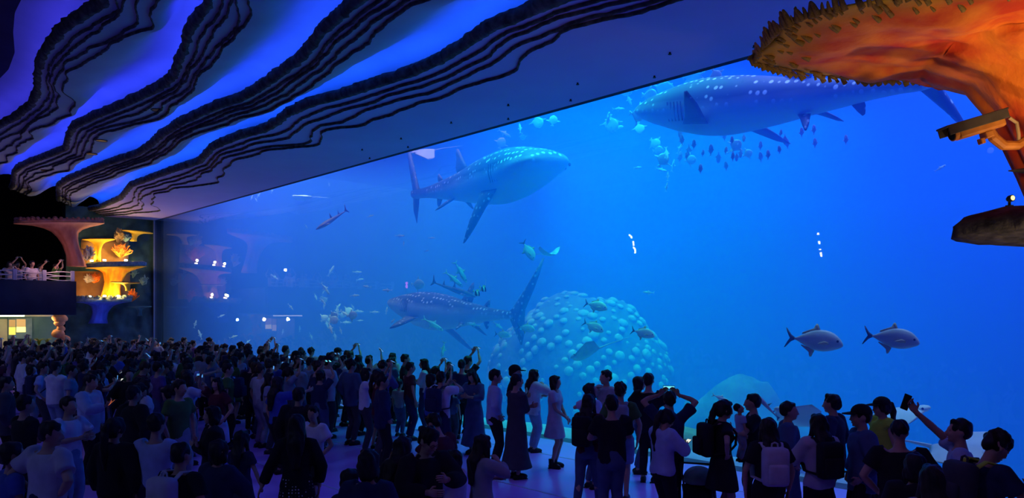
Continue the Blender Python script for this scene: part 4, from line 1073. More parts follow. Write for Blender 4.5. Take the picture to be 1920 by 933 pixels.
def ik(a, b, l1, l2, hint):
    a, b = Vector(a), Vector(b); d = b - a; L = max(1e-4, min(d.length, (l1 + l2)*.999)); d.normalize(); b = a + d*L
    x = (l1*l1 - l2*l2 + L*L)/(2*L); h = math.sqrt(max(0, l1*l1 - x*x))
    hv = Vector(hint) - d*Vector(hint).dot(d)
    hv = hv.normalized() if hv.length > 1e-5 else d.orthogonal().normalized()
    return a + d*x + hv*h, b
def sub_tube(bm, pts, radii, n=10):
    bm_tube(bm, pts, radii, n)
    for p, r in ((pts[0], radii[0]), (pts[-1], radii[-1])):
        r = r if isinstance(r, (int, float)) else min(r); bm_ellipsoid(bm, p, (r, r, r), None, 8, 6)
def hand_bm(bm, wrist, fdir, pnorm, curl, side, s):
    """palm, four fingers of different lengths and a thumb; pnorm = way the palm faces"""
    f = Vector(fdir).normalized(); pn = (Vector(pnorm) - f*Vector(pnorm).dot(f))
    pn = pn.normalized() if pn.length > 1e-4 else f.orthogonal().normalized()
    w = f.cross(pn).normalized()*side            # towards the thumb
    W = Vector(wrist)
    bm_tube(bm, [W - f*.03*s, W + f*.01*s, W + f*.05*s, W + f*.092*s], [(.026*s,.018*s), (.030*s,.017*s), (.041*s,.016*s), (.038*s,.013*s)], 8, flat=w)
    for k, (off, L) in enumerate([(.029, .070), (.010, .078), (-.010, .073), (-.028, .056)]):
        b = W + f*.088*s + w*off*s; r = (.0088, .009, .0085, .0075)[k]*s
        a1, a2, a3 = curl*.6, curl*1.5, curl*2.2
        d1 = f*math.cos(a1) + pn*math.sin(a1); d2 = f*math.cos(a2) + pn*math.sin(a2); d3 = f*math.cos(a3) + pn*math.sin(a3)
        sp = w*off*.25
        p1 = b + (d1 + sp)*L*.45*s; p2 = p1 + d2*L*.32*s; p3 = p2 + d3*L*.24*s
        bm_tube(bm, [b - f*.012*s, p1, p2, p3], [r*1.05, r, r*.92, r*.7], 6)
    t0 = W + f*.030*s + w*.030*s; t1 = t0 + (f*.55 + w*.75 + pn*.25*(.4 + curl))*.034*s; t2 = t1 + (f*.85 + w*.25*(1-curl) + pn*.5*curl)*.032*s
    bm_tube(bm, [t0 - w*.016*s, t0, t1, t2], [.012*s, .0125*s, .0105*s, .007*s], 6)

def make_person(label, H=1.7, sex='m', hair='short', hairm=None, top='white', bottom='navy', topkind='tee', botkind='trousers', shoes='black',
                arms='down', lean=0, head=(0, 0), stance=0.0, cap=None, backpack=None, phone=None, vox=.017, build=1.0, seed=0,
                hl=None, hr=None, kid=False, topmat=None, botmat=None, extras_label='', glasses=False, step=0.0, sway=0.0, mask=False, curl=None, strapcol=None, phone_face=None):
    """builds one figure standing at the origin, facing +y; returns [root, other top-level things carried]"""
    s = H/1.70; rr = random.Random(seed*31 + 5)
    root = thing('person', label, 'person'); carried = []
    fem = sex == 'f'
    sw = (.172 if not fem else .150)*build; hw = (.090 if not fem else .092)*build
    hs = 1.0 if not kid else 1.22                        # children: larger head, shorter legs
    leg = 1.0 if not kid else .93
    hip_z = .90*leg
    def S(p): return Vector(p)*s
    Lm = Matrix.Rotation(-lean, 3, 'X') @ Matrix.Rotation(sway, 3, 'Y')   # lean > 0 bends forward
    P0 = Vector((0, 0, hip_z + .02))
    def up(x, y, z): return P0 + Lm @ Vector((x, y, z))      # z measured above the pelvis
    spine_h = .49 if not kid else .46
    neck = up(0, -.01, spine_h)
    shl = {sd: up(sd*sw, -.005, spine_h - .055) for sd in (1, -1)}
    hy, hp = head
    Hm = Lm.lerp(Matrix.Identity(3), .6) if False else Matrix.Rotation(-hy, 3, 'Z') @ Matrix.Rotation(-hp - lean*.45, 3, 'X')
    hc = neck + Lm @ Vector((0, .018, .035)) + (Hm @ Vector((0, .012, .118*hs)))
    def hd(x, y, z): return hc + Hm @ (Vector((x, y, z))*hs)
    # ---- arms
    UA, FA = .285*(1 if not kid else .9), .245*(1 if not kid else .9)
    presets = {
      'down': ((.24, .06, -.06), (-.24, .05, -.06)), 'clasp': ((.03, .22, .02), (-.03, .22, .0)),
      'film': ((.09, .30, .72), (-.09, .30, .72)), 'film_high': ((.10, .22, .84), (-.10, .22, .84)), 'film_face': ((.08, .34, .52), (-.08, .34, .52)),
      'one_up': ((.12, .30, .80), (-.22, .10, .02)), 'phone_low': ((.06, .30, .26), (-.05, .28, .24)), 'one_phone': ((.08, .32, .28), (-.23, .04, -.05)),
      'point': ((.20, .50, .50), (-.23, .04, -.05)), 'pockets': ((.19, .07, .02), (-.19, .07, .02)), 'fold': ((-.10, .21, .27), (.10, .22, .24)),
      'chin': ((.05, .20, .44), (-.02, .22, .22)), 'reach_l': ((.2, .08, -.04), (-.52, .16, .34)), 'hips': ((.20, -.02, .10), (-.20, -.02, .10)),
      'up_wide': ((.13, .16, .70), (-.13, .16, .70)), 'carry': ((.10, .30, .20), (-.10, .30, .30)),
    }
    tr, tl = presets[arms]
    tr = hr or tr; tl = hl or tl
    A = {}
    for sd, tg in ((1, tr), (-1, tl)):
        tgt = up(*tg) if tg[2] > .15 else P0 + Vector(tg)
        raised = tg[2] > .6
        hint = Vector((sd*1.2, .1, .1 if raised else -.55)) + (Vector((0, -.6, 0)) if not raised else Vector((0, .25, -.3)))
        if arms == 'up_wide': hint = Vector((sd*2, -.1, .1))
        A[sd] = (shl[sd], *ik(shl[sd], tgt, UA, FA, hint))
    # ---- legs
    G = {}
    for sd in (1, -1):
        hip = P0 + Vector((sd*hw*.95, 0, -.03)); ank = Vector((sd*(.085 + stance), -.02 + sd*step, .085))
        G[sd] = (hip, *ik(hip, ank, .415*leg, .415*leg, (0, 1, 0)))
    # ================= body
    bm = bmesh.new()
    b_ = build
    tor = [(-.10,.145,.10),(-.02,.165 if fem else .155,.112),(.09,.125 if fem else .14,.092),(.20,.135 if fem else .150,.098),(.32,.155 if fem else .172,.112),(.41,.142 if fem else .162,.094),(.46,.09,.075),(.485,.06,.056)]
    tor = [(z*(spine_h/.49), rx*b_, ry*b_) for z, rx, ry in tor]
    bm_tube(bm, [S(up(0, 0, z)) for z, _, _ in tor], [(rx*s, ry*s) for _, rx, ry in tor], 14, flat=(1, 0, 0))
    if fem and not kid:
        for sd in (1, -1): bm_ellipsoid(bm, S(up(sd*.07, .085, .30)), Vector((.062, .05, .06))*s, None, 8, 6)
    sub_tube(bm, [S(neck + Lm @ Vector((0, 0, -.04))), S(neck.lerp(hc, .35)), S(hd(0, -.012, -.06))], [.062*s, .051*s, .050*s], 10)
    rotH = Hm
    def he(c, r, u=12, v=9): bm_ellipsoid(bm, S(hd(*c)), Vector(r)*s*hs, rotH, u, v)
    he((0, -.008, .022), (.074, .094, .092), 14, 10)      # skull
    he((0, .028, -.045), (.056, .058, .066))              # jaw
    he((0, .066, -.092), (.026, .022, .020))              # chin
    he((0, .082, .016), (.052, .018, .016))               # brow
    he((.036, .066, -.030), (.024, .022, .026)); he((-.036, .066, -.030), (.024, .022, .026))   # cheeks
    bm_tube(bm, [S(hd(0, .088, .012)), S(hd(0, .104, -.018)), S(hd(0, .112, -.034)), S(hd(0, .086, -.044))], [.010*s*hs, .012*s*hs, .016*s*hs, .010*s*hs], 8)
    for sd in (1, -1): he((sd*.077, -.012, -.012), (.010, .022, .032), 8, 6)
    for sd in (1, -1):
        a, e, w = A[sd]
        m_ = a.lerp(e, .35); f_ = e.lerp(w, .3)
        k = (.92 if fem else 1.0)*b_
        sub_tube(bm, [S(a + Lm @ Vector((-sd*.03, 0, -.005))), S(a), S(m_), S(e), S(f_), S(w)], [.056*k*s, .052*k*s, .047*k*s, .037*k*s, .038*k*s, .026*k*s], 10)
        hip, kn, an = G[sd]
        sub_tube(bm, [S(hip + Vector((-sd*.02, 0, .05))), S(hip.lerp(kn, .2)), S(hip.lerp(kn, .6)), S(kn), S(kn.lerp(an, .28) + Vector((0, -.012, 0))), S(kn.lerp(an, .65)), S(an)], [.085*b_*s, .083*b_*s, .066*b_*s, .052*s, .054*b_*s, .041*s, .034*s], 10)
        bm_ellipsoid(bm, S(an + Vector((0, .05, -.05))), Vector((.036, .105, .034))*s, None, 8, 6)
    xb = bmesh.new()
    for sd in (1, -1):
        a, e, w = A[sd]; fd = (w - e).normalized()
        hold = phone and (arms.startswith('film') or arms in ('phone_low', 'up_wide') or (sd == 1 and arms in ('one_up', 'one_phone', 'point')))
        pn = Vector((-sd, 0, 0)) if not hold else (Vector((-sd*.6, -.3, .2)) if arms != 'phone_low' and arms != 'one_phone' else Vector((-sd*.3, -.2, .8)))
        if arms in ('clasp', 'fold'): pn = Vector((0, -1, 0))
        fdir = fd if not hold else (fd + Vector((0, .1, .6 if arms != 'phone_low' else .1))).normalized()
        hand_bm(xb, S(w), fdir, pn, curl if curl is not None else (.62 if hold else .32), sd, s*(1 if not fem else .92)*(1 if not kid else .8))
    nh = len(xb.faces)
    for sd in (1, -1): bm_ellipsoid(xb, S(hd(sd*.031, .0835, .004)), Vector((.0125, .007, .0075))*s*hs, rotH, 8, 6)
    ne = len(xb.faces)
    bm_ellipsoid(xb, S(hd(0, .0865, -.066)), Vector((.021, .008, .0065))*s*hs, rotH, 8, 6)
    xb.faces.ensure_lookup_table()
    for i, f in enumerate(xb.faces): f.material_index = 0 if i < nh else (1 if i < ne else 2); f.smooth = True
    body = bm_obj('body', bm, [SKIN, EYE_W, LIP], root, True)
    REMESH.append((body, vox*s**.5, 2, 0, 1, xb, seed))
    # ================= top
    g = .020
    tm = topmat or CL[top]; bt = botmat or CL[bottom]
    hem = {'tee': -.06, 'shirt': -.13, 'jacket': -.15, 'sweater': -.08, 'dress': .0, 'gown': .0, 'vest': -.05, 'crop': .04}[topkind]
    bm = bmesh.new()
    loose = {'tee': .018, 'shirt': .022, 'jacket': .038, 'sweater': .032, 'dress': .012, 'gown': .02, 'vest': .036, 'crop': .014}[topkind]*(1 if b_ < 1.2 else 1.3)
    sec = [(z, rx + loose, ry + loose) for z, rx, ry in tor if z > hem + .015 and z < .48]
    zz = [z for z, _, _ in tor]
    rxh = float(np.interp(hem, zz, [r for _, r, _ in tor])); ryh = float(np.interp(hem, zz, [r for _, _, r in tor]))
    sec = [(hem, max(rxh, .155*b_ if not fem else .15*b_) + loose*1.15, max(ryh, .108*b_) + loose*1.1)] + sec
    sec = [(z, max(rx, (.140 if fem else .158)*b_ + loose*.8) if z < .35 else rx, max(ry, .1*b_ + loose) if z < .35 else ry) for z, rx, ry in sec]
    bm_tube(bm, [S(up(0, 0, z)) for z, _, _ in sec], [(rx*s, ry*s) for _, rx, ry in sec], 16, flat=(1, 0, 0))
    if fem and not kid:
        for sd in (1, -1): bm_ellipsoid(bm, S(up(sd*.068, .088, .30)), Vector((.07, .058, .07))*s, None, 8, 6)
    slv = {'tee': .62, 'shirt': 1.75, 'jacket': 1.92, 'sweater': 1.9, 'dress': .55, 'gown': 1.6, 'vest': .12, 'crop': .5}[topkind]
    for sd in (1, -1):
        a, e, w = A[sd]
        k = loose + .008
        pts = [a + Lm @ Vector((-sd*.05, 0, 0)), a]; rad = [.068*b_ + k*.6, .056*b_ + k]
        if slv <= 1: pts += [a.lerp(e, slv*.5), a.lerp(e, slv)]; rad += [.050*b_ + k, .050*b_ + k*1.35]
        else: pts += [a.lerp(e, .5), e, e.lerp(w, (slv-1)*.5), e.lerp(w, slv-1)]; rad += [.047*b_ + k, .040*b_ + k, .038*b_ + k*.9, .030*b_ + k*.8]
        bm_tube(bm, [S(p) for p in pts], [r*s for r in rad], 12)
    if topkind in ('jacket', 'shirt', 'vest'):     # collar
        bm_tube(bm, [S(neck + Lm @ Vector((0, .0, -.035))), S(neck + Lm @ Vector((0, -.002, .012)))], [(.082*s, .074*s), (.070*s, .064*s)], 14, flat=(1, 0, 0))
    if topkind == 'sweater' and not kid:           # hood lying on the back
        bm_ellipsoid(bm, S(up(0, -.095, spine_h - .05)), Vector((.105, .055, .075))*s, None, 10, 8)
    if topkind in ('dress', 'gown'):
        zl = -.36 if topkind == 'dress' else -.74
        ks = [(.12, .14, .105), (.02, .178, .128), (-.10, .20, .150), (zl*.6, .225, .175), (zl, .255 if topkind == 'dress' else .29, .205 if topkind == 'dress' else .25)]
        bm_tube(bm, [S(P0 + Vector((0, 0, z))) for z, _, _ in ks], [(a*b_*s, b*b_*s) for _, a, b in ks], 20, flat=(1, 0, 0))
    t_o = bm_obj({'tee': 'shirt', 'shirt': 'shirt', 'jacket': 'jacket', 'sweater': 'sweater', 'dress': 'dress', 'gown': 'dress', 'vest': 'vest', 'crop': 'shirt'}[topkind], bm, tm, root, True)
    REMESH.append((t_o, (vox + .004)*s**.5, 2, .010, 7, None, seed))
    # ================= bottom
    if topkind not in ('dress', 'gown'):
        bm = bmesh.new()
        w = {'trousers': .016, 'wide': .034, 'shorts': .030, 'slim': .010, 'skirt': .012, 'maxi': .012}[botkind]
        bm_tube(bm, [S(P0 + Vector((0, 0, z))) for z in (-.13, -.06, .02, .10)], [(r[0]*b_*s, r[1]*b_*s) for r in ((.165, .115), (.180, .132), (.172, .125), (.150, .112))], 14, flat=(1, 0, 0))
        if botkind in ('skirt', 'maxi'):
            ks = [(.02, .172, .125), (-.14, .20, .155), (-.42, .24, .20)] + ([(-.76, .30, .26)] if botkind == 'maxi' else [])
            bm_tube(bm, [S(P0 + Vector((0, 0, z))) for z, _, _ in ks], [(a*b_*s, b*b_*s) for _, a, b in ks], 20, flat=(1, 0, 0))
        else:
            for sd in (1, -1):
                hip, kn, an = G[sd]
                end = {'trousers': 1.95, 'wide': 1.97, 'shorts': .88, 'slim': 1.9}[botkind]
                pts = [hip + Vector((0, 0, .02)), hip.lerp(kn, .3), hip.lerp(kn, min(.7, end*.8))]; rad = [.088*b_ + w*.6, .082*b_ + w, .066*b_ + w*1.1]
                if end <= 1: pts.append(hip.lerp(kn, end)); rad.append(.064*b_ + w*1.4)
                else: pts += [kn, kn.lerp(an, .4), kn.lerp(an, end - 1)]; rad += [.055*b_ + w*1.05, .052*b_ + w, .040 + w*1.15]
                bm_tube(bm, [S(p) for p in pts], [r*s for r in rad], 12)
        b_o = bm_obj({'skirt': 'skirt', 'maxi': 'skirt', 'shorts': 'shorts'}.get(botkind, 'trousers'), bm, bt, root, True)
        REMESH.append((b_o, (vox + .004)*s**.5, 2, .009, 7, None, seed + 1))
    # ================= shoes
    for sd in (1, -1):
        an = G[sd][2]; bm = bmesh.new(); n = 12; out = .12
        for (z, k) in ((.0, 1.0),):
            vs = bm_ellipsoid(bm, S(an + Vector((0, .045, -.045))), Vector((.046, .128, .058))*s, Matrix.Rotation(-sd*out, 3, 'Z'), 14, 10)
        for v in bm.verts: v.co.z = max(v.co.z, .002)
        if shoes == 'boots': bm_tube(bm, [S(an + Vector((0, -.01, -.05))), S(an + Vector((0, -.012, .09)))], [.050*s, .056*s], 12)
        bm_box(bm, S(an + Vector((0, .045, -.077))), Vector((.085, .235, .016))*s, Matrix.Rotation(-sd*out, 3, 'Z'), .006*s)
        bm_obj('shoe', bm, SHOE['white' if shoes == 'white' else 'black'], root, True)
    # ================= hair and headwear
    hm = hairm or HAIR
    bm = bmesh.new()
    def hh(c, r, u=14, v=10): bm_ellipsoid(bm, S(hd(*c)), Vector(r)*s*hs, rotH, u, v)
    hh((0, -.022, .040), (.086, .100, .090)); amp = .010
    if hair == 'short': hh((0, -.060, .0), (.076, .058, .072)); hh((0, .040, .088), (.060, .036, .024))
    elif hair == 'quiff': hh((0, -.060, .0), (.074, .056, .070)); hh((.01, .046, .100), (.058, .040, .026)); hh((0, .02, .110), (.06, .06, .026)); amp = .014
    elif hair == 'curly':
        for q in range(26):
            a, b = rr.uniform(0, 6.28), rr.uniform(-.1, 1.2); hh((.078*math.cos(a)*math.cos(b), -.02 + .088*math.sin(a)*math.cos(b), .045 + .085*math.sin(b)), (.028,)*3, 7, 5)
        hh((0, -.065, .0), (.074, .052, .07)); amp = .016
    elif hair == 'buzz': pass
    elif hair in ('bob', 'long', 'pony', 'bun'):
        hh((0, -.055, -.015), (.084, .062, .085)); hh((.066, .012, .01), (.024, .055, .075)); hh((-.066, .012, .01), (.024, .055, .075)); hh((0, .05, .085), (.06, .04, .032))
        if hair == 'bob':
            hh((0, -.05, -.075), (.088, .055, .075)); hh((.072, .0, -.06), (.024, .05, .075)); hh((-.072, .0, -.06), (.024, .05, .075))
        if hair == 'long':
            back = up(0, -.125, spine_h - .03); low = up(0, -.150, .18)
            bm_tube(bm, [S(hd(0, -.055, .02)), S(hd(0, -.075, -.08)), S(back), S(low)], [(.085*s, .06*s), (.095*s, .055*s), (.105*s, .045*s), (.05*s, .022*s)], 14, flat=(1, 0, 0))
            for sd in (1, -1): bm_tube(bm, [S(hd(sd*.070, .0, .0)), S(hd(sd*.080, .005, -.10)), S(up(sd*.105, .05, spine_h - .11))], [(.026*s, .045*s), (.026*s, .04*s), (.018*s, .02*s)], 8)
        if hair == 'pony':
            bm_tube(bm, [S(hd(0, -.085, .06)), S(hd(0, -.135, .05)), S(hd(0, -.155, -.05)), S(up(0, -.150, spine_h - .08)), S(up(0, -.135, .22))], [.032*s, .030*s, .040*s, .038*s, .012*s], 10)
        if hair == 'bun': hh((0, -.122, .050), (.040, .036, .038))
    h_o = bm_obj('hair', bm, hm, root, True)
    REMESH.append((h_o, .0125*hs*s**.5, 1, amp, 24, None, seed + 2))
    if cap:
        bm = bmesh.new()
        vs = bm_ellipsoid(bm, S(hd(0, -.010, .050)), Vector((.094, .112, .092))*s*hs, rotH, 16, 10)
        inv = Hm.transposed()
        for v in list(bm.verts):
            if (inv @ (v.co - S(hc))).z < .038*s*hs: v.co += Hm @ Vector((0, 0, .038*s*hs - (inv @ (v.co - S(hc))).z))
        n = 12; top_, bot_ = [], []
        for i in range(n+1):
            a = math.pi*(i/n); x = .082*math.cos(a); 
            for zoff, lst in ((.050, top_), (.042, bot_)):
                lst.append((bm.verts.new(S(hd(x, .065, zoff))), bm.verts.new(S(hd(x*.95, .085 + .105*math.sin(a)**.6, zoff - .014)))))
        for i in range(n):
            bm.faces.new((top_[i][0], top_[i][1], top_[i+1][1], top_[i+1][0])); bm.faces.new((bot_[i][0], bot_[i+1][0], bot_[i+1][1], bot_[i][1])); bm.faces.new((top_[i][1], bot_[i][1], bot_[i+1][1], top_[i+1][1]))
        bm_obj('cap', bm, CL[cap], root, True)
    if glasses:
        bm = bmesh.new()
        for sd in (1, -1):
            bm_tube(bm, [S(hd(sd*.033 + .022*math.cos(a), .098, .004 + .017*math.sin(a))) for a in [i*math.pi/6 for i in range(13)]], .0022*s, 5, caps=False)
            bm_tube(bm, [S(hd(sd*.055, .098, .006)), S(hd(sd*.078, -.01, .008))], .0022*s, 5)
        bm_tube(bm, [S(hd(.011, .099, .006)), S(hd(-.011, .099, .006))], .0022*s, 5)
        bm_obj('glasses', bm, mat('black_metal', (.01, .01, .012), .5), root)
    if topkind == 'vest':
        pass
    # ================= carried things (top-level)
    if backpack:
        bp = thing('backpack', f'{backpack.replace("_"," ")} backpack on the back of the {extras_label or label}'[:110], 'backpack'); col = CL[backpack]
        bm = bmesh.new(); Bc = up(0, -.225, .27)
        bm_box(bm, S(Bc), Vector((.29, .16, .42))*s, Lm, .055*s); bk = bm_obj('pack', bm, col, bp, True)
        bm = bmesh.new(); bm_box(bm, S(up(0, -.325, .20)), Vector((.22, .07, .22))*s, Lm, .028*s); bm_obj('pocket', bm, col, bp, True)
        bm = bmesh.new(); bm_tube(bm, [S(up(x, -.20, .47 + z)) for x, z in ((-.035, 0), (-.03, .045), (0, .058), (.03, .045), (.035, 0))], .010*s, 6); bm_obj('handle', bm, col, bp)
        for sd in (1, -1):
            bm = bmesh.new()
            bm_tube(bm, [S(up(sd*.085, -.17, .44)), S(up(sd*.10, -.09, spine_h + .015)), S(up(sd*.105, .02, spine_h - .0)), S(up(sd*.115, .125 + loose, .36)), S(up(sd*.15, .10 + loose, .22)), S(up(sd*.175, .0, .12)), S(up(sd*.11, -.16, .10))], [(.030*s, .011*s)]*7, 8, flat=(1, 0, 0)); bm_obj('strap', bm, CL[strapcol] if strapcol else col, bp, True)
        carried.append(bp)
    if phone:
        ph = thing('phone', f'phone held by the {extras_label or label}'[:110], 'phone')
        wr, wl = A[1][2], A[-1][2]
        two = arms.startswith('film') or arms in ('phone_low', 'up_wide')
        c = (wr + wl)/2 + Vector((0, .06, .10)) if two else wr + (wr - A[1][1]).normalized()*.10 + Vector((0, .02, .03))
        if arms == 'phone_low': c = (wr + wl)/2 + Vector((0, .09, .03))
        look = (hd(0, .1, 0) - c).normalized()          # screen faces the eyes
        if phone_face: look = Vector(phone_face).normalized()
        q = look.to_track_quat('-Y', 'Z').to_matrix()
        if phone_face: q = q @ Matrix.Rotation(math.radians(-22), 3, 'Y')
        land = two and arms != 'phone_low'
        sz = Vector((.155, .009, .075)) if land else Vector((.075, .009, .155))
        bm = bmesh.new(); bm_box(bm, S(c), sz*s**.3, q, .004); bm_obj('case', bm, mat('phone_case', (.015, .015, .02), .4), ph)
        bm = bmesh.new(); bm_box(bm, S(c) + q @ Vector((0, -.0052, 0)), Vector((sz.x*.92, .0012, sz.z*.92))*s**.3, q)
        st = phone if isinstance(phone, str) else 'blue'
        em = {'blue': ((.10, .35, .85), .9), 'white': ((.9, .9, .75), 1.0), 'orange': ((1, .28, .12), 1.5), 'off': ((.01, .01, .02), 0), 'cyan': ((.15, .75, .9), 1.3)}[st]
        bm_obj('screen', bm, mat('screen_' + st, em[0] if st == 'off' else (.02, .02, .03), .3, emit=em[0], estr=em[1]), ph)
        carried.append(ph)
    return [root] + carried

def finish_remesh():
    """one evaluation of all pending figures; extras (hands, eyes, lips) are joined into the body mesh"""
    for o, vx, sm_, amp, sc_, xb, seed in REMESH:
        m = o.modifiers.new('r', 'REMESH'); m.mode = 'VOXEL'; m.voxel_size = vx; m.use_smooth_shade = True
        q = o.modifiers.new('s', 'SMOOTH'); q.iterations = sm_; q.factor = .5
    dg = bpy.context.evaluated_depsgraph_get(); dg.update()
    res = [bpy.data.meshes.new_from_object(o.evaluated_get(dg)) for o, *_ in REMESH]
    for (o, vx, sm_, amp, sc_, xb, seed), me in zip(REMESH, res):
        old = o.data; name = old.name; mats = list(old.materials)
        o.modifiers.clear()
        if amp:
            n = len(me.vertices); co = np.empty(n*3, 'f'); no = np.empty(n*3, 'f')
            me.vertices.foreach_get('co', co); me.vertices.foreach_get('normal', no)
            co = co.reshape(-1, 3); no = no.reshape(-1, 3)
            k = np.array([1.0, 1.0, .45])*sc_; ph = seed*1.7
            x, y, z = (co*k).T
            w = np.sin(x*1.9 + 2.1*np.sin(z*1.3 + ph) + ph) * np.sin(y*2.3 + 1.7*np.sin(z*1.9 + x + ph)) + .5*np.sin(z*3.1 + x*2.7 + ph*2 + 1.5*np.sin(y*3))
            co = co + no*(w*amp*.7)[:, None]
            me.vertices.foreach_set('co', co.astype('f').ravel())
        if xb is not None:
            b = bmesh.new(); b.from_mesh(me)
            for f in b.faces: f.material_index = 0; f.smooth = True
            tmp = bpy.data.meshes.new('tmp'); xb.to_mesh(tmp); xb.free(); b.from_mesh(tmp); bpy.data.meshes.remove(tmp)
            b.to_mesh(me); b.free()
        me.materials.clear()
        for m in mats: me.materials.append(m)
        me.polygons.foreach_set('use_smooth', [True]*len(me.polygons)); me.update()
        o.data = me; me.name = name; bpy.data.meshes.remove(old)
    REMESH.clear()

def depth_of(v_top, H): return FOC*(CAM_H - H)/(v_top - HORIZON)
def stand(group_objs, u, D, a, z=0.0):
    """u photo column, D distance, a heading: 0 away from the viewer, 90 to the right, 180 towards us"""
    p = EYE + FWD*D + RGT*((u - 960)/FOC*D); p.z = z
    for o in group_objs: o.location = p; o.rotation_euler = (0, 0, YAW - math.radians(a))
    return p
# ================================================================== PEOPLE: the ones that can be told apart
PEOPLE_POS = []
_n = [0]
def P(u, v, H, a, label, z=0, **kw):
    _n[0] += 1
    D = kw.pop('D', None) or depth_of(v, H)
    g = make_person(label, H=H, seed=_n[0], **kw)
    p = stand(g, u, D, a, z); PEOPLE_POS.append((p.x, p.y)); return g
P(1040, 702, 1.62, 112, 'young woman in a pale short sleeved dress and black boots, standing alone by the glass', sex='f', hair='bob', top='light_grey', topkind='dress', shoes='boots', arms='clasp', head=(.1, -.02), extras_label='')
P(1838, 799, 1.74, 82, 'man with tousled hair bowing over his phone at the lower right corner', hair='curly', top='navy', bottom='dark_grey', arms='one_phone', phone='off', head=(0, .55), lean=.12, backpack='dark_grey', strapcol='yellow_green', extras_label='bowing man at the lower right corner', vox=.014)
P(1800, 781, 1.70, -62, 'man in a pale blue tee stretching one arm up with a phone', hair='short', top='pale_blue', bottom='denim', arms='one_up', hr=(.05, .37, .80), phone='off', phone_face=(.88, .47, -.1), head=(-.15, -.08), extras_label='man in pale blue stretching one arm up', vox=.014)
P(1687, 784, 1.66, 25, 'bald person in a dark top between the capped man and the raised arm', hair='buzz', top='black', bottom='black', arms='pockets', build=1.1)
P(1716, 846, 1.55, 20, 'person with a dark bob in black, low at the right, half behind long hair', sex='f', hair='bob', top='black', bottom='black', topkind='sweater', arms='down')
P(1748, 866, 1.58, 15, 'woman with long dark hair seen from behind at the bottom right', sex='f', hair='long', top='grey', bottom='black', arms='phone_low', D=5.6)
P(1617, 757, 1.70, -82, 'man in a peaked cap and grey blue jacket looking left', hair='short', cap='black', top='denim', bottom='black', topkind='jacket', arms='pockets')
P(1655, 743, 1.66, -95, 'staff woman with cap, ponytail and yellow green safety vest', sex='f', hair='pony', cap='black', top='yellow_green', topkind='vest', bottom='black', arms='down')
P(1562, 749, 1.68, -50, 'man in a dark jacket with wavy hair, behind the girl with the big backpack', hair='quiff', top='navy', bottom='black', topkind='jacket', arms='pockets', D=9.6)
P(1536, 773, 1.60, -8, 'girl with long hair in a light grey top carrying a big black backpack', sex='f', hair='long', top='light_grey', bottom='black', topkind='sweater', arms='phone_low', phone='cyan', backpack='black', extras_label='girl with long hair and light grey top')
P(1477, 750, 1.63, 105, 'person in an open denim jacket with short hair facing right', hair='short', top='denim', bottom='denim', topkind='jacket', arms='pockets')
P(1441, 768, 1.60, 0, 'woman with voluminous hair in black with a pale grey backpack', sex='f', hair='long', top='black', bottom='black', arms='down', backpack='light_grey', extras_label='woman with voluminous hair', D=8.0)
P(1413, 764, 1.64, -78, 'man in black holding a baby against his chest', hair='short', top='black', bottom='black', arms='carry', D=10.1)
gb = make_person('baby in a striped top held up by the man in black', H=.78, kid=True, hair='buzz', top='pale_blue', bottom='grey', arms='down', seed=77, vox=.012, head=(.4, -.35))
stand(gb, 1388, 9.95, 80, .76)
P(1354, 747, 1.64, 82, 'woman in a long black dress facing the baby', sex='f', hair='pony', top='black', topkind='dress', arms='hips', backpack='black', head=(0, .12), extras_label='woman in the long black dress')
P(1256, 731, 1.68, 8, 'man filming with both arms raised and elbows wide', hair='short', top='navy', bottom='black', arms='up_wide', phone='cyan', extras_label='man filming with elbows wide')
P(1243, 762, 1.57, 62, 'woman with a long ponytail in a pale sweater looking down at a bright phone', sex='f', hair='pony', top='pale_blue', bottom='black', topkind='sweater', arms='phone_low', phone='white', head=(0, .5), extras_label='woman with long ponytail and pale sweater')
P(1216, 697, 1.75, 20, 'tall man in a dark tee standing behind the woman with the bright phone', hair='short', top='black', bottom='black', arms='pockets')
P(1197, 707, 1.64, 95, 'woman in a checked top looking at the tall man in the dark tee', sex='f', hair='bob', top='grey', bottom='denim', arms='down', D=12.9)
P(1137, 695, 1.76, -120, 'tall man with a shirt collar talking to the laughing woman', hair='short', top='grey', bottom='black', topkind='shirt', arms='chin', D=12.8)
P(1110, 707, 1.63, 60, 'laughing woman with her head thrown back stretching an arm to the left', sex='f', hair='bob', top='pale_blue', bottom='denim', arms='reach_l', head=(.5, -.3), D=11.8)
P(1103, 736, 1.62, 28, 'woman with long dark hair, jeans and a black backpack, one foot back', sex='f', hair='long', top='maroon', bottom='denim', arms='phone_low', backpack='black', step=.22, extras_label='woman with long dark hair and jeans', botkind='slim')
P(1163, 718, 1.70, 15, 'young man with curly hair in a green tee and pale shorts', hair='curly', top='green', bottom='pale_denim', botkind='shorts', arms='down', backpack='grey', extras_label='curly haired man in the green tee', D=11.0)
P(1147, 737, 1.70, -5, 'man in a black tee and blue jeans seen squarely from behind', hair='short', top='black', bottom='denim', arms='phone_low')
P(927, 690, 1.76, 82, 'man in a loose pale blue shirt and black trousers looking right', hair='short', top='pale_blue', bottom='black', topkind='shirt', arms='pockets', botkind='trousers')
P(964, 683, 1.76, 85, 'man in a dark baseball cap above the group left of the woman in the dress', hair='short', cap='black', top='black', bottom='black', arms='fold')
P(968, 697, 1.72, 60, 'person in a long dark gown in front of the capped man', hair='short', top='dark_grey', topkind='gown', arms='fold', D=12.5)
P(1000, 700, 1.62, 70, 'woman with long hair and pale cardigan nearest to the woman in the dress', sex='f', hair='long', top='light_grey', bottom='pale_denim', topkind='jacket', arms='chin', D=14.9)
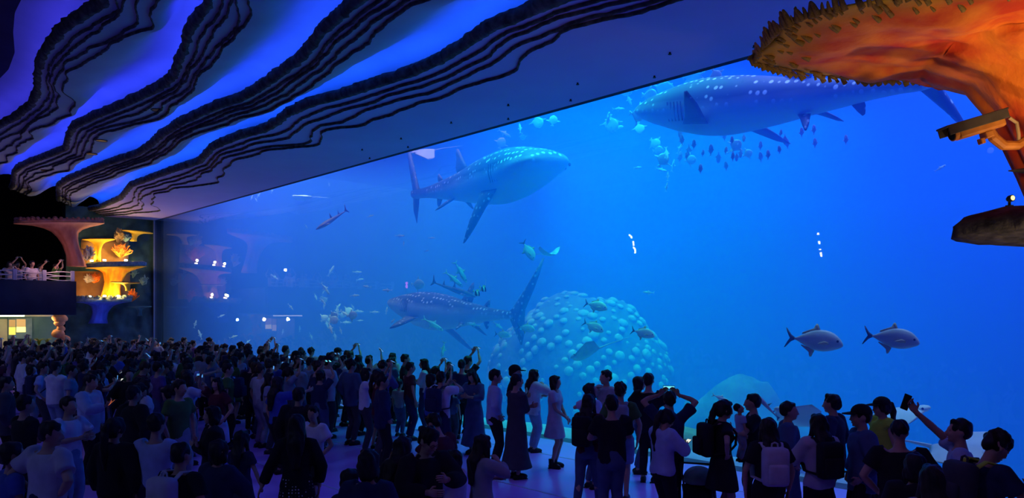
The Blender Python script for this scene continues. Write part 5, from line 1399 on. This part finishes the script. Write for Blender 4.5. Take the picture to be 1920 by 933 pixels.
P(889, 690, 1.64, -150, 'woman with long hair looking down in a blue dress with pale bands', sex='f', hair='long', top='denim', topkind='gown', arms='phone_low', head=(0, .45))
P(866, 672, 1.72, 10, 'man in a dark tee seen from behind, head alone against the water', hair='short', top='navy', bottom='black', arms='down')
P(827, 694, 1.68, 30, 'man in a white tee with dark backpack straps raising both forearms', hair='short', top='white', bottom='navy', arms='film_face', backpack='navy', extras_label='man in a white tee raising forearms')
P(807, 699, 1.58, 70, 'woman with hair tied up in a blue tee beside the man in the white tee', sex='f', hair='bob', top='blue', bottom='navy', arms='fold')
P(796, 671, 1.66, -95, 'woman with long straight hair and a pale shirt looking left', sex='f', hair='long', top='light_grey', bottom='navy', topkind='shirt', arms='fold')
P(759, 662, 1.74, 80, 'tall man with short hair in black looking right over the crowd', hair='short', top='black', bottom='black', arms='down')
P(736, 668, 1.64, 60, 'woman with a tight bun looking up to the right', sex='f', hair='bun', top='denim', bottom='black', arms='fold', head=(.2, -.15))
P(718, 674, 1.64, 62, 'man in a black tee looking up, arm at his side, left of the bun', hair='quiff', top='black', bottom='black', arms='down', head=(.2, -.2))
P(706, 690, 1.6, 30, 'woman in black with long hair left of centre', sex='f', hair='long', top='black', bottom='black', topkind='dress', arms='down')
P(796, 796, 1.64, 150, 'man with glasses in a dark open jacket over a pale tee looking down', hair='curly', top='black', bottom='black', topkind='jacket', arms='carry', head=(-.3, .42), glasses=True, vox=.014)
P(838, 768, 1.60, -50, 'person in a dark maroon top bending to hug a child', hair='short', top='maroon', bottom='black', arms='carry', lean=.30, head=(0, .35), vox=.015)
P(852, 836, 1.24, -60, 'child in a puffy white coat hugged by the person in maroon', kid=True, sex='f', hair='bob', top='white', bottom='light_grey', topkind='gown', arms='carry', build=1.35, vox=.014)
P(903, 812, 1.45, 60, 'girl in a pale two piece suit with long hair, hands at her face', sex='f', hair='long', top='grey', bottom='grey', topkind='shirt', arms='chin', botkind='wide')
P(690, 840, 1.58, 10, 'dark haired person seen from behind at the bottom centre', hair='bob', sex='f', top='navy', bottom='black', topkind='sweater', arms='down', vox=.015)
P(655, 860, 1.30, 20, 'child with short hair at the bottom centre beside the dark haired person', kid=True, hair='short', top='navy', bottom='black', arms='down', D=7.0)
P(735, 848, 1.5, 40, 'person in black stooping at the bottom left of the man with glasses', hair='long', sex='f', top='black', bottom='black', topkind='sweater', arms='down', lean=.25, D=7.4)
dots = mat('dotted_cloth', (.01, .01, .014), .85); nt = dots.node_tree
tc = nt.nodes.new('ShaderNodeTexCoord'); vo = nt.nodes.new('ShaderNodeTexVoronoi'); vo.inputs['Scale'].default_value = 30; vo.inputs['Randomness'].default_value = .15
cr = nt.nodes.new('ShaderNodeValToRGB'); cr.color_ramp.elements[0].position = .22; cr.color_ramp.elements[0].color = (.55,.55,.6,1); cr.color_ramp.elements[1].position = .27; cr.color_ramp.elements[1].color = (.01,.01,.014,1)
nt.links.new(tc.outputs['Object'], vo.inputs['Vector']); nt.links.new(vo.outputs['Distance'], cr.inputs[0]); nt.links.new(cr.outputs[0], nt.nodes['Principled BSDF'].inputs['Base Color'])
P(556, 774, 1.62, -10, 'woman in a black dress with white dots holding the hand of a child', sex='f', hair='long', top='black', topkind='shirt', botkind='maxi', arms='down', hl=(-.40, .05, -.08), botmat=dots, vox=.015)
P(452, 800, 1.32, 20, 'girl with long hair in dark clothes led by the woman in the dotted dress', kid=True, sex='f', hair='long', top='navy', bottom='black', topkind='dress', arms='down', hr=(.36, .0, -.02))
P(588, 757, 1.5, -150, 'boy in a white tee with a dark print and dark shorts', hair='short', top='white', bottom='black', botkind='shorts', shoes='white', arms='pockets', head=(-.5, .1))
P(338, 826, 1.56, 20, 'person with dark hair and a pale backpack at the lower left', hair='short', top='black', bottom='black', arms='down', backpack='light_grey', extras_label='person with dark hair at the lower left', vox=.015)
P(292, 772, 1.66, 8, 'man in a pale tee and dark shorts walking away, left of the pale backpack', hair='short', top='pale_blue', bottom='navy', botkind='shorts', arms='fold')
P(90, 786, 1.68, 22, 'broad man in a loose pale tee, largest figure at the lower left', hair='short', top='light_grey', bottom='navy', arms='hips', head=(.9, .1), build=1.18, vox=.014)
P(166, 699, 1.74, 95, 'man in a pale blazer looking at a phone glowing orange', hair='short', top='pale_blue', bottom='black', topkind='jacket', arms='one_phone', phone='orange', head=(0, .2), extras_label='man in the pale blazer')
P(228, 742, 1.68, 60, 'man in black stooping, with pale sneakers', hair='short', top='black', bottom='black', shoes='white', arms='phone_low', lean=.35, head=(0, .3), D=11.6)
P(128, 756, 1.66, 110, 'person in a white top beside the broad man in the loose pale tee', hair='short', top='white', bottom='pale_denim', arms='phone_low', D=9.6)
P(20, 812, 1.5, 40, 'child in blue at the lower left corner', kid=True, hair='short', top='blue', bottom='black', arms='down', D=7.3)
P(104, 668, 1.74, 20, 'man in a white hooded top and pale trousers seen from behind', hair='short', top='white', bottom='pale_denim', topkind='sweater', arms='fold', D=15.5)
P(352, 690, 1.66, 40, 'person in a pale top stretching a phone to the right', sex='f', hair='bob', top='pale_blue', bottom='grey', arms='point', hr=(.30, .45, .34), phone='off', D=13.6, extras_label='person in pale top stretching to the right')
P(408, 702, 1.60, -160, 'woman in maroon with a raised arm and pale skirt facing us', sex='f', hair='long', top='maroon', bottom='pale_blue', botkind='skirt', arms='one_up', D=13.2)
P(477, 655, 1.70, 60, 'man in a pale tee with a dark backpack, in profile to the right', hair='short', top='white', bottom='black', arms='down', backpack='navy', extras_label='man in pale tee in profile', D=17.8)
P(565, 645, 1.72, 60, 'man in a pale tee with a heavy fringe, head above the crowd', hair='quiff', top='pale_blue', bottom='black', arms='down', D=20.5)
P(535, 636, 1.78, 40, 'tallest man at the glass with short hair', hair='short', top='navy', bottom='black', arms='film_face', D=22.5)
P(645, 655, 1.70, 62, 'man with parted hair looking up right, pale shirt', hair='quiff', top='light_grey', bottom='black', arms='fold', head=(.2, -.2), D=18.4)
P(619, 668, 1.62, 20, 'person in a sun hat like cap filming with a phone overhead', sex='f', hair='bob', cap='beige', top='navy', bottom='black', arms='film_high', phone='blue', extras_label='person in the beige cap', D=17.5)
P(600, 700, 1.6, 20, 'woman in navy filming overhead left of the white printed tee boy', sex='f', hair='bun', top='navy', bottom='denim', arms='film_high', phone='cyan', extras_label='woman in navy filming overhead', D=15.0)
P(672, 672, 1.62, 30, 'woman with straight black hair pointing a hand up', sex='f', hair='long', top='black', bottom='black', arms='one_up', D=17.0)
P(560, 728, 1.68, 10, 'person in black behind the woman in the dotted dress', hair='short', top='black', bottom='black', topkind='jacket', arms='down', D=10.6)
P(520, 712, 1.64, 40, 'woman in a blue top with an outstretched arm, among the dark crowd', sex='f', hair='long', top='blue', bottom='black', arms='point', D=12.9)
P(400, 770, 1.56, -120, 'woman in black with pale lapels facing left, lower left', sex='f', hair='bob', top='black', bottom='black', topkind='jacket', arms='fold', D=9.4)
P(250, 720, 1.7, 30, 'man in black standing behind the man in the pale tee at the left', hair='short', top='black', bottom='black', topkind='jacket', arms='pockets', D=10.6)

P(46, 752, 1.70, 30, 'man in black with folded arms behind the broad man at the lower left', hair='short', top='black', bottom='black', arms='fold', D=9.4)
P(214, 808, 1.62, 15, 'woman in black with a ponytail between the pale tee and the broad man', sex='f', hair='pony', top='black', bottom='black', topkind='sweater', arms='down', D=7.9)
P(408, 838, 1.5, 25, 'woman with a bob in a dark jacket beside the pale backpack', sex='f', hair='bob', top='navy', bottom='black', topkind='jacket', arms='phone_low', D=7.2)
P(10, 700, 1.7, 60, 'man in a dark jacket at the left edge of the picture', hair='short', top='dark_grey', bottom='black', topkind='jacket', arms='pockets', D=12.2)

# ---------------------------------------------------------------- prototypes for the packed crowd
protos = []
def proto(desc, **kw):
    g = make_person('person', seed=200 + len(protos), vox=.026, **kw); protos.append((desc, g, kw.get('H', 1.7)))
proto('with arms down', H=1.70, hair='short', top='white', bottom='navy', arms='down')
proto('with long hair', H=1.62, sex='f', hair='long', top='white', bottom='navy', arms='down', head=(.2, -.1))
proto('filming overhead', H=1.70, hair='short', top='white', bottom='navy', arms='film_high', phone='blue')
proto('with ponytail filming overhead', H=1.60, sex='f', hair='pony', top='white', bottom='navy', arms='film_high', phone='blue')
proto('raising a phone', H=1.68, hair='quiff', top='white', bottom='navy', arms='one_up', phone='blue')
proto('filming at eye level', H=1.66, sex='f', hair='bob', top='white', bottom='navy', arms='film_face', phone='blue')
proto('looking down at a phone', H=1.68, hair='short', top='white', bottom='navy', topkind='shirt', arms='phone_low', phone='white', head=(0, .45))
proto('with a backpack', H=1.74, hair='short', top='white', bottom='navy', arms='pockets', backpack='navy')
proto('dress with long hair', H=1.60, sex='f', hair='long', top='white', topkind='dress', arms='fold')
proto('wearing a cap', H=1.72, hair='short', cap='black', top='white', bottom='navy', topkind='jacket', arms='fold')
proto('with a bun', H=1.60, sex='f', hair='bun', top='white', bottom='navy', topkind='sweater', arms='chin', head=(.2, -.15))
proto('pointing at the tank', H=1.70, hair='curly', top='white', bottom='navy', arms='point', head=(0, -.1))
proto('hands in pockets', H=1.76, hair='curly', top='white', bottom='navy', topkind='jacket', arms='pockets', head=(.15, -.1))
proto('of child height', H=1.30, kid=True, hair='short', top='white', bottom='navy', arms='down', head=(0, -.2))
finish_remesh()

TOPS = ['black','navy','dark_grey','white','pale_blue','grey','light_grey','blue','maroon','denim','beige','violet','black','navy','pale_denim','black','green']
BOTS = ['black','navy','dark_grey','denim','black','grey']
cr_ = random.Random(42)
CROWD = []
def recolour(o, m):
    o.material_slots[0].link = 'OBJECT'; o.material_slots[0].material = m
def crowd_person(p, heading, k, top, bot, hairm, z=0):
    desc, g, H = protos[k]
    sc_ = cr_.uniform(.95, 1.04)
    out = []
    for o in g:
        c = copy_tree(o); c.location = (p[0], p[1], z); c.rotation_euler = (0, 0, heading); c.scale = (sc_,)*3; out.append(c)
        if o is g[0]:
            for ch in c.children:
                n = ch.name.split('.')[0]
                if n in ('shirt', 'jacket', 'sweater', 'dress', 'vest'): recolour(ch, CL[top])
                elif n in ('trousers', 'shorts', 'skirt'): recolour(ch, CL[bot])
                elif n == 'hair': recolour(ch, hairm)
    CROWD.append((out, desc, top, bot, H)); return out
def to_img(x, y, z):
    d = Vector((x, y, z)) - EYE; D = d.dot(FWD); return 960 + d.dot(RGT)/D*FOC, HORIZON - d.z/D*FOC, D
spots_ = []
tries = 0
while len(spots_) < 218 and tries < 60000:
    tries += 1
    x, y = cr_.uniform(X_LEFT + 2.2, -9.5), cr_.uniform(3.4, WIN_Y - .55)
    if x < X_LEFT + 4.2 and y < 8.3: continue
    u, v, D = to_img(x, y, 0)
    if u < -25 or u > 900 or D < 10.8: continue
    if D < 12.6 and u > 340 and u < 760: continue                     # the open floor
    if 385 < u < 540 and D < 14.6: continue
    if 560 < u < 700 and D < 14.6: continue
    if u > 740 and D < 14.4: continue
    gap = .60 if D > 15 else .74
    if any((x-a)**2 + (y-b)**2 < gap*gap for a, b in spots_) or any((x-a)**2 + (y-b)**2 < .56**2 for a, b in PEOPLE_POS): continue
    spots_.append((x, y))
for x, y in spots_:
    u, v, D = to_img(x, y, 0)
    k = cr_.choices(range(len(protos)), [8, 8, 7, 6, 5, 6, 4, 6, 4, 3, 5, 2, 6, 3])[0]
    if D < 13 and protos[k][0].find('filming') >= 0: k = 0
    h = cr_.gauss(0, .28) - .12 if cr_.random() < .86 else cr_.uniform(-3.1, 3.1)
    lit = cr_.random()
    crowd_person((x, y), h, k, cr_.choice(TOPS), cr_.choice(BOTS), HAIR if cr_.random() < .85 else HAIRB)
# people on the balcony
for i in range(13):
    y = yB1 - .55 - i*.40 + cr_.uniform(-.05, .05); x = XB - .75 - (i % 2)*.70 + cr_.uniform(-.08, .08)
    crowd_person((x, y), cr_.uniform(-1.6, -.5), cr_.choice([0, 1, 2, 4, 5, 11, 3, 13]), cr_.choice(['white', 'pale_blue', 'blue', 'light_grey', 'denim', 'green']), 'navy', HAIR, z=3.05)
for desc, g, H in protos:
    for o in g:
        for c in list(o.children):
            for d in list(c.children): bpy.data.objects.remove(d)
            bpy.data.objects.remove(c)
        bpy.data.objects.remove(o)
# labels: look first, then the landmark above or beside, then the order from the left
ORD = ['first','second','third','fourth','fifth','sixth','seventh','eighth','ninth','tenth','eleventh','twelfth']
def zone(u, D, z):
    if z > 1: return 'on the balcony'
    far = 'far ' if D > 25 else ('midway ' if D > 16 else 'near ')
    for lim, nm in ((130, 'below shop front'), (215, 'below blue coral'), (300, 'below window edge'), (430, 'below coral reflection'), (580, 'below bowmouth ray'), (720, 'below green fish')):
        if u < lim: return far + nm
    return far + 'below middle shark'
byl = {}
for out, desc, top, bot, H in CROWD:
    u, v, D = to_img(out[0].location.x, out[0].location.y, out[0].location.z)
    tn = top.replace('_', ' ')
    lab = f"{'child' if 'child' in desc else 'person'} in {tn} {desc.replace('of child height', 'looking up')}, {zone(u, D, out[0].location.z)}"
    byl.setdefault(lab, []).append((u, out))
for lab, lst in byl.items():
    lst.sort(key=lambda q: q[0])
    for i, (u, out) in enumerate(lst):
        L = lab if len(lst) == 1 else f"{lab}, {ordinal(i)} from left"
        out[0]['label'] = L; out[0]['group'] = 'visitors packed in front of the tank' if out[0].location.z < 1 else 'visitors on the balcony'
        for o in out[1:]:
            kind = o['category']; look = 'lit phone' if kind == 'phone' else 'navy backpack'
            o['label'] = f"{look} of {L}"; o['group'] = 'phones held up in the crowd' if kind == 'phone' else 'backpacks in the crowd'
            w = o['label'].split()
            if len(w) > 16: o['label'] = ' '.join(w[:16])

# ---------------------------------------------------------------- pushchair beside the woman in the black dress
D = 9.9; pc = EYE + FWD*D + RGT*((1311-960)/FOC*D); pc.z = 0
st = thing('stroller', 'black pushchair with a grey green folded hood beside the woman in black', 'stroller', pc, YAW - math.radians(20)); st.scale = (.8, .8, .8)
blk_m = mat('stroller_frame', (.012,.012,.015), .45); fab = CL['black']; hood = noisy('hood_cloth', (.10,.15,.13), (.16,.21,.18), 6, 4, .9)
bm = bmesh.new()
secs = [(-.30, .30, .0), (-.32, .42, 0), (-.22, .60, 0), (.0, .66, 0)]
bm_box(bm, (0, .02, .50), (.46, .62, .26), None, .06); bm_obj('seat_tub', bm, fab, st, True)
bm = bmesh.new(); bm_ellipsoid(bm, (0, -.06, .70), (.25, .33, .20), None, 18, 12)
for v in bm.verts: v.co.z = max(v.co.z, .66); v.co.y *= 1 + .03*math.sin(v.co.y*50)
bm_obj('hood', bm, hood, st, True)
bm = bmesh.new(); bm_tube(bm, [(-.24,.25,.3), (-.24,-.42,.98), (-.20,-.47,1.02), (.20,-.47,1.02), (.24,-.42,.98), (.24,.25,.3)], .016, 8); bm_obj('handle_bar', bm, blk_m, st, True)
for sx in (1, -1):
    bm = bmesh.new(); bm_tube(bm, [(sx*.24,.30,.10), (sx*.24,-.20,.62)], .014, 8); bm_tube(bm, [(sx*.24,-.34,.10), (sx*.24,.10,.56)], .014, 8); bm_obj('leg', bm, blk_m, st)
    for yy in (.30, -.34):
        bm = bmesh.new(); bm_tube(bm, [(sx*.24 - .02,yy,.10), (sx*.24 + .02,yy,.10)], .10, 18); wh = bm_obj('wheel', bm, mat('tyre', (.015,.015,.015), .8), st)
        bm = bmesh.new(); bm_tube(bm, [(sx*.24 - .025,yy,.10), (sx*.24 + .025,yy,.10)], .05, 14); bm_obj('hub', bm, mat('hub', (.12,.12,.14), .5), wh)

# ---------------------------------------------------------------- lamps at the back of the hall that mirror in the acrylic
def mirror_pt(u, v, y=None, x=None):
    r = ray(u, v)
    if x is not None:
        t = x / r.x; return Vector((x, 2*WIN_Y - r.y*t, CAM_H + r.z*t))
    t = (2*WIN_Y - y) / r.y; return Vector((r.x*t, y, CAM_H + r.z*t))
tube_m = mat('white_tube', (1, 1, 1), emit=(1, .97, 1), estr=26)
def mirrored_tubes(label, segs, y, rad):
    allp = [mirror_pt(u, v, y) for sg in segs for u, v in sg]
    top = max(allp, key=lambda q: q.z); o0 = top + Vector((0, 0, .3))
    t = thing('light_tube', label, 'lamp', o0)
    for sg in segs:
        pts = lerp_curve([mirror_pt(u, v, y) - o0 for u, v in sg], 9) if len(sg) > 2 else [mirror_pt(u, v, y) - o0 for u, v in sg]
        bm = bmesh.new(); bm_tube(bm, pts, rad, 8); bm_obj('tube', bm, tube_m, t)
    bm = bmesh.new(); bm_tube(bm, [Vector((0, 0, 2.6)), Vector((0, 0, 0))] + [q - o0 + Vector((.05, -.06, 0)) for q in sorted(allp, key=lambda q: -q.z)], .012, 6); bm_obj('cord', bm, mat('black_metal', (.01, .01, .012), .5), t)
    return t
mirrored_tubes('wavy white light tube hanging behind the crowd, mirrored in the window centre', [[(1179, 440), (1182, 442), (1184, 446)], [(1186.5, 452), (1188, 460)], [(1187, 463), (1190.5, 468), (1190, 475)]], -6.5, .045)
mirrored_tubes('broken row of white light tubes behind the crowd, mirrored right in the window', [[(1533.5, 436), (1534, 440)], [(1535, 452), (1536.5, 457)], [(1537.5, 466), (1537.5, 468.5)], [(1538.5, 473), (1539.5, 481)]], -6.5, .045)
q = mirror_pt(762, 533, x=-33.2)
pk = thing('pink_lamp', 'small pink lamp on a cord at the left of the hall, mirrored in the window', 'lamp', q)
bm = bmesh.new(); bm_ellipsoid(bm, (0, 0, .07), (.07, .07, .07), None, 8, 6); bm_ellipsoid(bm, (0, 0, -.10), (.07, .07, .10), None, 8, 6); bm_obj('bulb', bm, mat('pink_glow', (1, .3, .8), emit=(1, .15, .9), estr=5), pk, True)
bm = bmesh.new(); bm_tube(bm, [(0, 0, .13), (0, 0, 4.2)], .01, 6); bm_obj('cord', bm, mat('black_metal', (.01, .01, .012), .5), pk)
